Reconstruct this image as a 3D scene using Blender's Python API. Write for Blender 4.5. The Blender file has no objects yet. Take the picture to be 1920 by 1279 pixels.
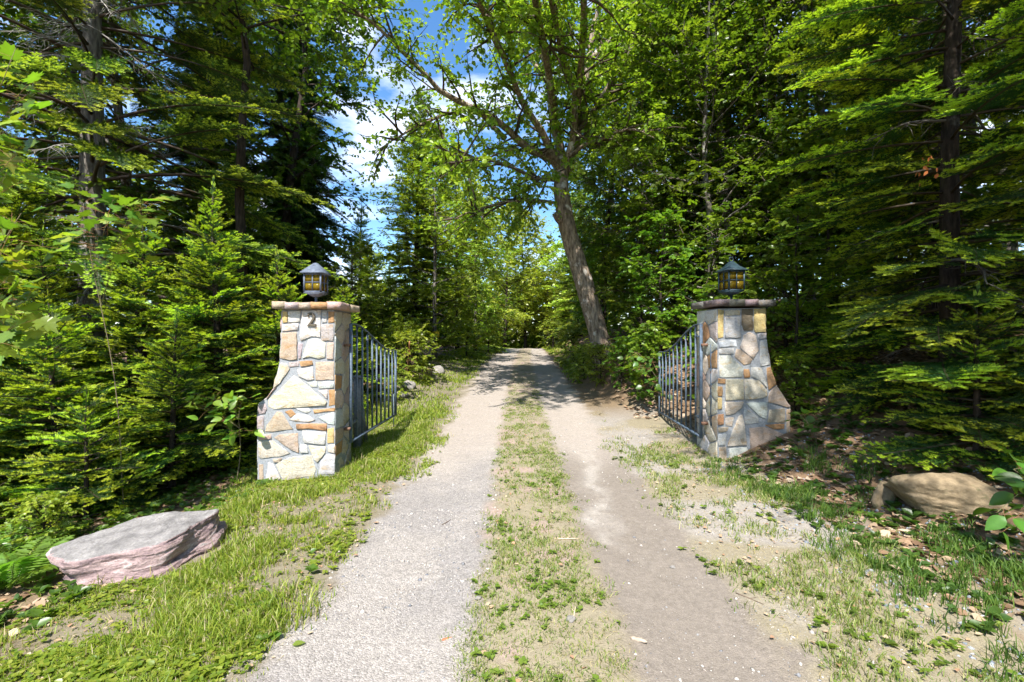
import bpy, bmesh, math, random
import numpy as np
from mathutils import Vector, Matrix

# ------------------------------------------------------------------ camera, sky, sun, exposure
SC = bpy.context.scene
COL = SC.collection
CAM_Z = 1.5
cam_d = bpy.data.cameras.new('camera')
cam_d.lens = 16.0
cam_d.sensor_width = 36.0
cam_d.clip_start = 0.05
cam_d.clip_end = 3000
cam = bpy.data.objects.new('camera', cam_d)
COL.objects.link(cam)
cam.location = (0, 0, CAM_Z)
cam.rotation_euler = (math.radians(90), 0, 0)
SC.camera = cam

SUN_EL, SUN_AZ = math.radians(54), math.radians(13)     # sun behind the camera, a little to the left
sun_to = Vector((-math.sin(SUN_AZ) * math.cos(SUN_EL), -math.cos(SUN_AZ) * math.cos(SUN_EL), math.sin(SUN_EL)))
sd = bpy.data.lights.new('sun', 'SUN')
sd.energy = 4.8
sd.angle = math.radians(0.53)
sd.color = (1.0, 0.965, 0.91)
sun = bpy.data.objects.new('sun', sd)
COL.objects.link(sun)
sun.rotation_euler = (-sun_to).to_track_quat('-Z', 'Y').to_euler()

W = bpy.data.worlds.new('World')
SC.world = W
W.use_nodes = True
nt = W.node_tree
nt.nodes.clear()
o_ = nt.nodes.new('ShaderNodeOutputWorld')
bg = nt.nodes.new('ShaderNodeBackground')
bg.inputs['Strength'].default_value = 0.125
sky = nt.nodes.new('ShaderNodeTexSky')
sky.sky_type = 'NISHITA'
sky.sun_disc = False
sky.sun_elevation = SUN_EL
sky.sun_rotation = math.pi + SUN_AZ
sky.air_density = 1.0
sky.dust_density = 0.2
sky.ozone_density = 2.0
tc = nt.nodes.new('ShaderNodeTexCoord')
mp = nt.nodes.new('ShaderNodeMapping')
mp.inputs['Scale'].default_value = (1.0, 1.0, 2.4)
mp.inputs['Location'].default_value = (0.35, 0.1, 0.28)
ns = nt.nodes.new('ShaderNodeTexNoise')
ns.inputs['Scale'].default_value = 3.2
ns.inputs['Detail'].default_value = 8
ns.inputs['Roughness'].default_value = 0.55
rp = nt.nodes.new('ShaderNodeValToRGB')
rp.color_ramp.elements[0].position = 0.50
rp.color_ramp.elements[1].position = 0.72
cl = nt.nodes.new('ShaderNodeMixRGB')
cl.inputs['Color2'].default_value = (7.6, 7.8, 8.2, 1)
hs = nt.nodes.new('ShaderNodeHueSaturation')
hs.inputs['Saturation'].default_value = 1.22
nt.links.new(tc.outputs['Generated'], mp.inputs['Vector'])
nt.links.new(mp.outputs['Vector'], ns.inputs['Vector'])
nt.links.new(ns.outputs['Fac'], rp.inputs['Fac'])
nt.links.new(rp.outputs['Color'], cl.inputs['Fac'])
nt.links.new(sky.outputs['Color'], hs.inputs['Color'])
nt.links.new(hs.outputs['Color'], cl.inputs['Color1'])
nt.links.new(cl.outputs['Color'], bg.inputs['Color'])
nt.links.new(bg.outputs['Background'], o_.inputs['Surface'])

SC.view_settings.view_transform = 'Standard'
SC.view_settings.look = 'None'
SC.view_settings.gamma = 1.0
SC.view_settings.use_curve_mapping = False
SC.view_settings.exposure = 1.24
SC.render.engine = 'CYCLES'
cy = SC.cycles
cy.max_bounces = 5
cy.diffuse_bounces = 3
cy.use_adaptive_sampling = True
cy.adaptive_threshold = 0.03
cy.glossy_bounces = 2
cy.transmission_bounces = 3
cy.transparent_max_bounces = 4
cy.caustics_reflective = False
cy.caustics_refractive = False
cy.use_denoising = True
try:
    cy.denoiser = 'OPENIMAGEDENOISE'
except Exception:
    pass

# ------------------------------------------------------------------ helpers
F = 853.0                                    # focal length in photo pixels


def at(px, py, Y):
    return Vector(((px - 960) / F * Y, Y, CAM_Z - (py - 639.5) / F * Y))


def sstep(a, b, x):
    t = np.clip((np.asarray(x, float) - a) / (b - a), 0, 1)
    return t * t * (3 - 2 * t)


_tabs = {}


def vnoise(x, y, seed=0):
    x = np.asarray(x, float); y = np.asarray(y, float)
    if seed not in _tabs:
        _tabs[seed] = np.random.default_rng(1000 + seed).random((64, 64))
    T = _tabs[seed]
    xi = np.floor(x).astype(int); yi = np.floor(y).astype(int)
    fx = x - xi; fy = y - yi
    fx = fx * fx * (3 - 2 * fx); fy = fy * fy * (3 - 2 * fy)
    g = lambda a, b: T[a % 64, b % 64]
    return ((g(xi, yi) * (1 - fx) + g(xi + 1, yi) * fx) * (1 - fy)
            + (g(xi, yi + 1) * (1 - fx) + g(xi + 1, yi + 1) * fx) * fy)


def fbm(x, y, seed=0, octv=3):
    s = 0; a = 1; n = 0
    for i in range(octv):
        s = s + a * vnoise(np.asarray(x) * 2 ** i, np.asarray(y) * 2 ** i, seed + i); n += a; a *= .55
    return s / n


def np_mesh(name, V, T, cols=None, smooth=False, attrs=None):
    """triangle (or quad) mesh from numpy arrays, optional point colour 'tint'"""
    V = np.asarray(V, np.float32); T = np.asarray(T, np.int32)
    k = T.shape[1]
    me = bpy.data.meshes.new(name)
    me.vertices.add(len(V)); me.vertices.foreach_set('co', V.ravel())
    me.loops.add(T.size); me.loops.foreach_set('vertex_index', T.ravel())
    me.polygons.add(len(T))
    me.polygons.foreach_set('loop_start', np.arange(0, T.size, k, dtype=np.int32))
    me.polygons.foreach_set('loop_total', np.full(len(T), k, np.int32))
    if smooth:
        me.polygons.foreach_set('use_smooth', np.ones(len(T), bool))
    if cols is not None:
        a = me.attributes.new('tint', 'FLOAT_COLOR', 'POINT')
        c = np.ones((len(V), 4), np.float32); c[:, :3] = cols
        a.data.foreach_set('color', c.ravel())
    for n_, v_ in (attrs or {}).items():
        a = me.attributes.new(n_, 'FLOAT', 'POINT'); a.data.foreach_set('value', np.asarray(v_, np.float32).ravel())
    me.update(); me.validate()
    return me


class Geo:
    """collects triangle soups"""
    def __init__(self):
        self.V = []; self.T = []; self.C = []; self.n = 0

    def add(self, V, T, C):
        V = np.asarray(V, float).reshape(-1, 3); T = np.asarray(T, int)
        C = np.asarray(C, float)
        if C.ndim == 1:
            C = np.tile(C, (len(V), 1))
        self.V.append(V); self.T.append(T + self.n); self.C.append(C); self.n += len(V)

    def mesh(self, name, smooth=False):
        return np_mesh(name, np.vstack(self.V), np.vstack(self.T), np.vstack(self.C), smooth)


def link(name, me, mat=None, parent=None, loc=None):
    o = bpy.data.objects.new(name, me)
    if mat is not None and me is not None and len(me.materials) == 0:
        me.materials.append(mat)
    COL.objects.link(o)
    if parent is not None:
        o.parent = parent
    if loc is not None:
        o.location = loc
    return o


def tag(o, label=None, cat=None, group=None, kind=None):
    if label: o['label'] = label
    if cat: o['category'] = cat
    if group: o['group'] = group
    if kind: o['kind'] = kind
    return o


def empty(name, loc, label, cat, group=None, rz=0.0):
    o = bpy.data.objects.new(name, None)
    o.empty_display_size = 0.2
    COL.objects.link(o)
    o.location = loc; o.rotation_euler = (0, 0, rz)
    return tag(o, label, cat, group)


def norm(a):
    return a / np.maximum(np.linalg.norm(a, axis=-1, keepdims=True), 1e-9)


def tube(P, R, sides=7, jit=0.0, rng=None, cap=True):
    """tapered tube along a polyline -> V,T"""
    P = np.asarray(P, float); R = np.asarray(R, float); n = len(P)
    D = np.gradient(P, axis=0); D = norm(D)
    ref = np.array([0, 0, 1.]) if abs(D[0][2]) < .8 else np.array([1., 0, 0])
    A = norm(np.cross(D, ref)); B = np.cross(D, A)
    ang = np.arange(sides) / sides * 2 * math.pi
    ca, sa = np.cos(ang), np.sin(ang)
    rr = R[:, None] * np.ones(sides)
    if jit and rng is not None:
        rr = rr * (1 + jit * (rng.random((n, sides)) - .5))
    V = P[:, None, :] + rr[..., None] * (A[:, None, :] * ca[None, :, None] + B[:, None, :] * sa[None, :, None])
    V = V.reshape(-1, 3)
    i = np.arange(n - 1)[:, None] * sides; j = np.arange(sides)[None]; j2 = (j + 1) % sides
    a = (i + j).ravel(); b = (i + j2).ravel(); c = (i + sides + j2).ravel(); d = (i + sides + j).ravel()
    T = np.concatenate([np.stack([a, b, c], 1), np.stack([a, c, d], 1)])
    if cap:
        V = np.vstack([V, P[-1:], P[:1]])
        t = (n - 1) * sides + np.arange(sides)
        T = np.vstack([T, np.stack([t, np.roll(t, -1), np.full(sides, n * sides)], 1),
                       np.stack([np.roll(np.arange(sides), -1), np.arange(sides), np.full(sides, n * sides + 1)], 1)])
    return V, T


def smooth_path(pts, n):
    """Catmull-Rom resample"""
    P = np.asarray(pts, float)
    P = np.vstack([2 * P[0] - P[1], P, 2 * P[-1] - P[-2]])
    m = len(P) - 3
    out = []
    for t in np.linspace(0, m - 1e-6, n):
        i = int(t); f = t - i
        a, b, c, d = P[i:i + 4]
        out.append(.5 * ((2 * b) + (c - a) * f + (2 * a - 5 * b + 4 * c - d) * f * f + (-a + 3 * b - 3 * c + d) * f ** 3))
    return np.array(out)


# ------------------------------------------------------------------ materials
def new_mat(name):
    m = bpy.data.materials.new(name); m.use_nodes = True
    n = m.node_tree; n.nodes.clear()
    return m, n, n.nodes.new('ShaderNodeOutputMaterial')


def N(nt, typ, **kw):
    n = nt.nodes.new(typ)
    for k, v in kw.items():
        if k in n.inputs: n.inputs[k].default_value = v
        else: setattr(n, k, v)
    return n


def leaf_mat(name, trans=0.4, rough=0.45, spec=0.4, jitter=0.06, tcol=(1.25, 1.3, 0.45)):
    m, n, out = new_mat(name)
    L = n.links.new
    at_ = N(n, 'ShaderNodeAttribute', attribute_name='tint')
    oi = N(n, 'ShaderNodeObjectInfo')
    hv = N(n, 'ShaderNodeHueSaturation')
    mr = N(n, 'ShaderNodeMapRange'); mr.inputs['To Min'].default_value = .5 - jitter * .25; mr.inputs['To Max'].default_value = .5 + jitter * .25
    mv = N(n, 'ShaderNodeMapRange'); mv.inputs['To Min'].default_value = 1 - jitter * 3; mv.inputs['To Max'].default_value = 1 + jitter * 3
    L(oi.outputs['Random'], mr.inputs['Value']); L(oi.outputs['Random'], mv.inputs['Value'])
    L(mr.outputs[0], hv.inputs['Hue']); L(mv.outputs[0], hv.inputs['Value'])
    L(at_.outputs['Color'], hv.inputs['Color'])
    p = N(n, 'ShaderNodeBsdfPrincipled', Roughness=rough)
    p.inputs['Specular IOR Level'].default_value = spec
    t = N(n, 'ShaderNodeBsdfTranslucent')
    tm = N(n, 'ShaderNodeMixRGB', blend_type='MULTIPLY'); tm.inputs['Fac'].default_value = 1
    tm.inputs['Color2'].default_value = (*tcol, 1)
    mx = N(n, 'ShaderNodeMixShader'); mx.inputs['Fac'].default_value = trans
    L(hv.outputs['Color'], p.inputs['Base Color']); L(hv.outputs['Color'], tm.inputs['Color1'])
    L(tm.outputs['Color'], t.inputs['Color'])
    L(p.outputs[0], mx.inputs[1]); L(t.outputs[0], mx.inputs[2]); L(mx.outputs[0], out.inputs['Surface'])
    return m


def bark_mat(name, c1, c2, c3=None, scale=9.0, bump=0.5, patch=0.58):
    m, n, out = new_mat(name)
    L = n.links.new
    tc = N(n, 'ShaderNodeTexCoord')
    mp = N(n, 'ShaderNodeMapping'); mp.inputs['Scale'].default_value = (1, 1, .22)
    nz = N(n, 'ShaderNodeTexNoise', Scale=scale * 2.2, Detail=8, Roughness=.65)
    L(tc.outputs['Object'], mp.inputs['Vector']); L(mp.outputs[0], nz.inputs['Vector'])
    r = N(n, 'ShaderNodeValToRGB'); r.color_ramp.elements[0].position = .36; r.color_ramp.elements[1].position = .66
    r.color_ramp.elements[0].color = (*c1, 1); r.color_ramp.elements[1].color = (*c2, 1)
    L(nz.outputs['Fac'], r.inputs['Fac'])
    col = r.outputs['Color']
    if c3 is not None:
        n2 = N(n, 'ShaderNodeTexNoise', Scale=2.6, Detail=5, Roughness=.6)
        L(tc.outputs['Object'], n2.inputs['Vector'])
        r2 = N(n, 'ShaderNodeValToRGB'); r2.color_ramp.elements[0].position = patch; r2.color_ramp.elements[1].position = patch + .08
        L(n2.outputs['Fac'], r2.inputs['Fac'])
        mx = N(n, 'ShaderNodeMixRGB'); mx.inputs['Color2'].default_value = (*c3, 1)
        L(r2.outputs['Color'], mx.inputs['Fac']); L(col, mx.inputs['Color1']); col = mx.outputs['Color']
    p = N(n, 'ShaderNodeBsdfPrincipled', Roughness=.9)
    p.inputs['Specular IOR Level'].default_value = .2
    b = N(n, 'ShaderNodeBump', Strength=bump, Distance=.03)
    L(nz.outputs['Fac'], b.inputs['Height']); L(b.outputs[0], p.inputs['Normal'])
    L(col, p.inputs['Base Color']); L(p.outputs[0], out.inputs['Surface'])
    return m


def tint_mat(name, rough=.8, noise=.25, scale=60, bump=.0, metallic=0.0, spec=.3):
    """colour from the tint attribute with fine noise"""
    m, n, out = new_mat(name)
    L = n.links.new
    a = N(n, 'ShaderNodeAttribute', attribute_name='tint')
    tc = N(n, 'ShaderNodeTexCoord')
    nz = N(n, 'ShaderNodeTexNoise', Scale=scale, Detail=5)
    L(tc.outputs['Object'], nz.inputs['Vector'])
    mr = N(n, 'ShaderNodeMapRange'); mr.inputs['From Min'].default_value = .3; mr.inputs['From Max'].default_value = .7
    mr.inputs['To Min'].default_value = 1 - noise; mr.inputs['To Max'].default_value = 1 + noise
    L(nz.outputs['Fac'], mr.inputs['Value'])
    mx = N(n, 'ShaderNodeMixRGB', blend_type='MULTIPLY'); mx.inputs['Fac'].default_value = 1
    L(a.outputs['Color'], mx.inputs['Color1']); L(mr.outputs[0], mx.inputs['Color2'])
    p = N(n, 'ShaderNodeBsdfPrincipled', Roughness=rough, Metallic=metallic)
    p.inputs['Specular IOR Level'].default_value = spec
    if bump:
        b = N(n, 'ShaderNodeBump', Strength=bump, Distance=.01)
        L(nz.outputs['Fac'], b.inputs['Height']); L(b.outputs[0], p.inputs['Normal'])
    L(mx.outputs[0], p.inputs['Base Color']); L(p.outputs[0], out.inputs['Surface'])
    return m


def stone_mat():
    """each stone takes its own colour (object colour), with veins, stains and a rough relief"""
    m, n, out = new_mat('field_stone')
    L = n.links.new
    oi = N(n, 'ShaderNodeObjectInfo')
    tc = N(n, 'ShaderNodeTexCoord')
    ad = N(n, 'ShaderNodeVectorMath', operation='ADD')
    sc = N(n, 'ShaderNodeVectorMath', operation='SCALE'); sc.inputs['Scale'].default_value = 37.0
    cb = N(n, 'ShaderNodeCombineXYZ')
    L(oi.outputs['Random'], cb.inputs[0]); L(oi.outputs['Random'], cb.inputs[2])
    L(cb.outputs[0], sc.inputs[0]); L(tc.outputs['Object'], ad.inputs[0]); L(sc.outputs[0], ad.inputs[1])
    mp = N(n, 'ShaderNodeMapping'); mp.inputs['Scale'].default_value = (1, 1, 1.7); mp.inputs['Rotation'].default_value = (0, .35, 0)
    L(ad.outputs[0], mp.inputs['Vector'])
    n1 = N(n, 'ShaderNodeTexNoise', Scale=9.0, Detail=6, Roughness=.6, Distortion=.6)
    n2 = N(n, 'ShaderNodeTexNoise', Scale=55.0, Detail=6, Roughness=.65)
    n3 = N(n, 'ShaderNodeTexNoise', Scale=11.0, Detail=7, Roughness=.68, Distortion=.3)
    for q in (n1, n2, n3): L(mp.outputs[0], q.inputs['Vector'])
    # ochre iron stains in part of each stone
    r = N(n, 'ShaderNodeValToRGB'); r.color_ramp.elements[0].position = .53; r.color_ramp.elements[1].position = .70
    L(n1.outputs['Fac'], r.inputs['Fac'])
    fm = N(n, 'ShaderNodeMath', operation='MULTIPLY'); fm.inputs[1].default_value = .75
    L(r.outputs['Color'], fm.inputs[0])
    st = N(n, 'ShaderNodeMixRGB', blend_type='MULTIPLY'); st.inputs['Color2'].default_value = (.92, .68, .38, 1)
    L(fm.outputs[0], st.inputs['Fac']); L(oi.outputs['Color'], st.inputs['Color1'])
    mr = N(n, 'ShaderNodeMapRange'); mr.inputs['From Min'].default_value = .3; mr.inputs['From Max'].default_value = .7
    mr.inputs['To Min'].default_value = .66; mr.inputs['To Max'].default_value = 1.2
    L(n2.outputs['Fac'], mr.inputs['Value'])
    mx = N(n, 'ShaderNodeMixRGB', blend_type='MULTIPLY'); mx.inputs['Fac'].default_value = 1
    L(st.outputs[0], mx.inputs['Color1']); L(mr.outputs[0], mx.inputs['Color2'])
    p = N(n, 'ShaderNodeBsdfPrincipled', Roughness=.82); p.inputs['Specular IOR Level'].default_value = .3
    hm = N(n, 'ShaderNodeMath', operation='MULTIPLY_ADD'); hm.inputs[1].default_value = .35
    L(n2.outputs['Fac'], hm.inputs[0]); L(n3.outputs['Fac'], hm.inputs[2])
    b = N(n, 'ShaderNodeBump', Strength=.8, Distance=.016)
    L(hm.outputs[0], b.inputs['Height']); L(b.outputs[0], p.inputs['Normal'])
    L(mx.outputs[0], p.inputs['Base Color']); L(p.outputs[0], out.inputs['Surface'])
    return m


def noise_mat(name, c1, c2, scale=30, rough=.9, bump=.4, dist=.01, c3=None, s3=4, p3=.6, metallic=0, spec=.3, detail=8):
    m, n, out = new_mat(name)
    L = n.links.new
    tc = N(n, 'ShaderNodeTexCoord')
    nz = N(n, 'ShaderNodeTexNoise', Scale=scale, Detail=detail, Roughness=.62)
    L(tc.outputs['Object'], nz.inputs['Vector'])
    r = N(n, 'ShaderNodeValToRGB'); r.color_ramp.elements[0].position = .32; r.color_ramp.elements[1].position = .68
    r.color_ramp.elements[0].color = (*c1, 1); r.color_ramp.elements[1].color = (*c2, 1)
    L(nz.outputs['Fac'], r.inputs['Fac'])
    col = r.outputs['Color']
    if c3 is not None:
        n2 = N(n, 'ShaderNodeTexNoise', Scale=s3, Detail=6, Roughness=.6)
        L(tc.outputs['Object'], n2.inputs['Vector'])
        r2 = N(n, 'ShaderNodeValToRGB'); r2.color_ramp.elements[0].position = p3; r2.color_ramp.elements[1].position = p3 + .1
        L(n2.outputs['Fac'], r2.inputs['Fac'])
        mx = N(n, 'ShaderNodeMixRGB'); mx.inputs['Color2'].default_value = (*c3, 1)
        L(r2.outputs['Color'], mx.inputs['Fac']); L(col, mx.inputs['Color1']); col = mx.outputs['Color']
    p = N(n, 'ShaderNodeBsdfPrincipled', Roughness=rough, Metallic=metallic); p.inputs['Specular IOR Level'].default_value = spec
    if bump:
        b = N(n, 'ShaderNodeBump', Strength=bump, Distance=dist)
        L(nz.outputs['Fac'], b.inputs['Height']); L(b.outputs[0], p.inputs['Normal'])
    L(col, p.inputs['Base Color']); L(p.outputs[0], out.inputs['Surface'])
    return m


def earth_mat():
    m, n, out = new_mat('earth')
    L = n.links.new
    a = N(n, 'ShaderNodeAttribute', attribute_name='tint')
    g = N(n, 'ShaderNodeAttribute', attribute_name='gravel')
    tc = N(n, 'ShaderNodeTexCoord')
    vo = N(n, 'ShaderNodeTexVoronoi', Scale=110.0); L(tc.outputs['Object'], vo.inputs['Vector'])
    v2 = N(n, 'ShaderNodeTexVoronoi', Scale=170.0); L(tc.outputs['Object'], v2.inputs['Vector'])
    nz = N(n, 'ShaderNodeTexNoise', Scale=26.0, Detail=9, Roughness=.7); L(tc.outputs['Object'], nz.inputs['Vector'])
    nf = N(n, 'ShaderNodeTexNoise', Scale=190.0, Detail=3, Roughness=.6); L(tc.outputs['Object'], nf.inputs['Vector'])
    # pebble value from the voronoi cell colour
    sp = N(n, 'ShaderNodeSeparateColor'); L(vo.outputs['Color'], sp.inputs[0])
    mr = N(n, 'ShaderNodeMapRange'); mr.inputs['To Min'].default_value = .76; mr.inputs['To Max'].default_value = 1.24
    L(sp.outputs[0], mr.inputs['Value'])
    pm = N(n, 'ShaderNodeMixRGB', blend_type='MULTIPLY'); pm.inputs['Color1'].default_value = (1, 1, 1, 1)
    L(g.outputs['Fac'], pm.inputs['Fac']); L(mr.outputs[0], pm.inputs['Color2'])
    bl = N(n, 'ShaderNodeMixRGB', blend_type='MIX'); bl.inputs['Color1'].default_value = (1, 1, 1, 1); bl.inputs['Color2'].default_value = (1.0, 1.0, 1.02, 1)
    L(g.outputs['Fac'], bl.inputs['Fac'])
    m1 = N(n, 'ShaderNodeMixRGB', blend_type='MULTIPLY'); m1.inputs['Fac'].default_value = 1
    L(a.outputs['Color'], m1.inputs['Color1']); L(pm.outputs[0], m1.inputs['Color2'])
    m1b = N(n, 'ShaderNodeMixRGB', blend_type='MULTIPLY'); m1b.inputs['Fac'].default_value = 1
    L(m1.outputs[0], m1b.inputs['Color1']); L(bl.outputs[0], m1b.inputs['Color2'])
    r2 = N(n, 'ShaderNodeMapRange'); r2.inputs['From Min'].default_value = .32; r2.inputs['From Max'].default_value = .68
    r2.inputs['To Min'].default_value = .83; r2.inputs['To Max'].default_value = 1.16
    L(nz.outputs['Fac'], r2.inputs['Value'])
    m2 = N(n, 'ShaderNodeMixRGB', blend_type='MULTIPLY'); m2.inputs['Fac'].default_value = 1
    L(m1b.outputs[0], m2.inputs['Color1']); L(r2.outputs[0], m2.inputs['Color2'])
    r3 = N(n, 'ShaderNodeMapRange'); r3.inputs['From Min'].default_value = .35; r3.inputs['From Max'].default_value = .65
    r3.inputs['To Min'].default_value = .82; r3.inputs['To Max'].default_value = 1.18
    L(nf.outputs['Fac'], r3.inputs['Value'])
    m3 = N(n, 'ShaderNodeMixRGB', blend_type='MULTIPLY'); m3.inputs['Fac'].default_value = 1
    L(m2.outputs[0], m3.inputs['Color1']); L(r3.outputs[0], m3.inputs['Color2'])
    p = N(n, 'ShaderNodeBsdfPrincipled', Roughness=.95); p.inputs['Specular IOR Level'].default_value = .15
    h1 = N(n, 'ShaderNodeMath', operation='MULTIPLY'); L(vo.outputs['Distance'], h1.inputs[0]); L(g.outputs['Fac'], h1.inputs[1])
    h2 = N(n, 'ShaderNodeMath', operation='MULTIPLY_ADD'); h2.inputs[1].default_value = -1.6; L(h1.outputs[0], h2.inputs[0]); L(nz.outputs['Fac'], h2.inputs[2])
    h3 = N(n, 'ShaderNodeMath', operation='MULTIPLY_ADD'); h3.inputs[1].default_value = -.4; L(v2.outputs['Distance'], h3.inputs[0]); L(h2.outputs[0], h3.inputs[2])
    b = N(n, 'ShaderNodeBump', Strength=.4, Distance=.010)
    L(h3.outputs[0], b.inputs['Height']); L(b.outputs[0], p.inputs['Normal'])
    L(m3.outputs[0], p.inputs['Base Color']); L(p.outputs[0], out.inputs['Surface'])
    return m


def plain_mat(name, c, rough=.5, metallic=0, spec=.4):
    m, n, out = new_mat(name)
    p = N(n, 'ShaderNodeBsdfPrincipled', Roughness=rough, Metallic=metallic)
    p.inputs['Base Color'].default_value = (*c, 1); p.inputs['Specular IOR Level'].default_value = spec
    n.links.new(p.outputs[0], out.inputs['Surface'])
    return m


def glass_mat():
    m, n, out = new_mat('amber_glass')
    L = n.links.new
    tc = N(n, 'ShaderNodeTexCoord'); nz = N(n, 'ShaderNodeTexNoise', Scale=22.0, Detail=4, Distortion=1.5)
    L(tc.outputs['Object'], nz.inputs['Vector'])
    r = N(n, 'ShaderNodeValToRGB'); r.color_ramp.elements[0].color = (.30, .17, .015, 1); r.color_ramp.elements[1].color = (.62, .50, .05, 1)
    L(nz.outputs['Fac'], r.inputs['Fac'])
    p = N(n, 'ShaderNodeBsdfPrincipled', Roughness=.18); p.inputs['Specular IOR Level'].default_value = .5
    t = N(n, 'ShaderNodeBsdfTranslucent'); mx = N(n, 'ShaderNodeMixShader'); mx.inputs['Fac'].default_value = .55
    tr = N(n, 'ShaderNodeBsdfTransparent'); m2 = N(n, 'ShaderNodeMixShader'); m2.inputs['Fac'].default_value = .3
    L(r.outputs[0], p.inputs['Base Color']); L(r.outputs[0], t.inputs['Color']); L(r.outputs[0], tr.inputs['Color'])
    L(p.outputs[0], mx.inputs[1]); L(t.outputs[0], mx.inputs[2]); L(mx.outputs[0], m2.inputs[1]); L(tr.outputs[0], m2.inputs[2])
    L(m2.outputs[0], out.inputs['Surface'])
    return m


M = {}
M['earth'] = earth_mat()
M['conifer'] = leaf_mat('conifer_needles', trans=.40, rough=.5, spec=.35, jitter=.08)
M['leaf'] = leaf_mat('broad_leaves', trans=.48, rough=.36, spec=.5, jitter=.08)
M['grass'] = leaf_mat('grass_blades', trans=.35, rough=.5, spec=.3, jitter=0)
M['litter'] = leaf_mat('dry_leaves', trans=.12, rough=.8, spec=.15, jitter=0, tcol=(1, .8, .5))
M['bark_brown'] = bark_mat('bark_brown', (.085, .062, .045), (.40, .315, .23), (.55, .51, .45), 9, .9, .60)
M['bark_grey'] = bark_mat('bark_grey', (.05, .043, .036), (.19, .17, .145), (.36, .34, .31), 7, .5, .57)
M['bark_dark'] = bark_mat('bark_dark', (.016, .012, .009), (.062, .046, .034), (.12, .115, .10), 10, .7, .62)
M['twig'] = tint_mat('twig_wood', .9, .2, 40)
M['stone'] = stone_mat()
M['mortar'] = noise_mat('mortar', (.19, .20, .21), (.335, .345, .36), 45, .92, .5, .008)
M['steel'] = noise_mat('gate_paint', (.05, .075, .105), (.125, .165, .215), 38, .62, .15, .002, (.12, .065, .035), 11, .60, .0, .35)
M['rust'] = noise_mat('rusty_steel', (.10, .05, .03), (.26, .15, .10), 40, .8, .3, .003)
M['lamp_grey'] = noise_mat('lantern_grey', (.075, .09, .125), (.14, .165, .21), 25, .65, .15, .002, (.06, .065, .07), 14, .58, .0, .35)
M['lamp_dark'] = noise_mat('lantern_dark', (.014, .03, .04), (.04, .075, .09), 25, .5, .1, .002, None, 4, .6, .2, .5)
M['glass'] = glass_mat()
M['numeral'] = noise_mat('bronze_numeral', (.06, .05, .035), (.14, .115, .08), 60, .6, .1, .002)
M['yellow'] = noise_mat('yellow_sign', (.62, .42, .02), (.75, .52, .04), 15, .6, 0)
M['black'] = plain_mat('black_paint', (.012, .012, .012), .7)
M['tint'] = tint_mat('tinted_matter', .85, .25, 70, .3)
M['post'] = noise_mat('weathered_post', (.11, .12, .13), (.24, .25, .26), 20, .8, .3, .004)

# ------------------------------------------------------------------ terrain functions
_ry = np.array([-60, 3, 5, 6, 8, 10, 14, 20, 26, 32, 38, 50, 80, 500.])
_rz = np.array([-1.2, 0, .0, .03, .13, .27, .50, .74, .88, .94, .88, .4, -.6, -2.])


def road_x(y):
    y = np.asarray(y, float)
    return np.where(y < 40, .12 + .0008 * np.clip(y, 0, 40) ** 2, .12 + .0008 * 1600 + (np.clip(y, 40, 90) - 40) * .064)


def road_z(y):
    y = np.asarray(y, float)
    return (np.interp(y - 1, _ry, _rz) + np.interp(y, _ry, _rz) + np.interp(y + 1, _ry, _rz)) / 3


def height(x, y):
    x = np.asarray(x, float); y = np.asarray(y, float)
    d = x - road_x(y)
    z = road_z(y)
    # left: falls away near the gate, level to slightly raised further up
    l = np.clip(-d - 1.55, 0, None)
    fall = sstep(11, 7, y)
    z = z - fall * (.115 * np.minimum(l, 3.5) + .03 * np.clip(l - 3.5, 0, 8)) + (1 - fall) * (.24 * sstep(0, 1.6, l) - .02 * np.clip(l - 3, 0, 12))
    # right: bank and hillside
    d0 = np.interp(y, [0, 3.5, 5.5, 8, 10, 40], [3.3, 3.2, 2.65, 2.3, 1.9, 2.4])
    r = np.clip(d - d0, 0, None)
    z = z + .36 * 9 * (1 - np.exp(-r / 9.0)) + .5 * sstep(1.5, 2.5, d) * sstep(8.2, 11.5, y) * sstep(40, 24, y)
    amp = sstep(1.4, 2.6, np.abs(d))
    z = z + amp * ((fbm(x * .9, y * .9, 3) - .5) * .16 + (fbm(x * 4, y * 4, 9) - .5) * .03)
    return z


def gz(x, y):
    return float(height(np.array([x]), np.array([y]))[0])


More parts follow.
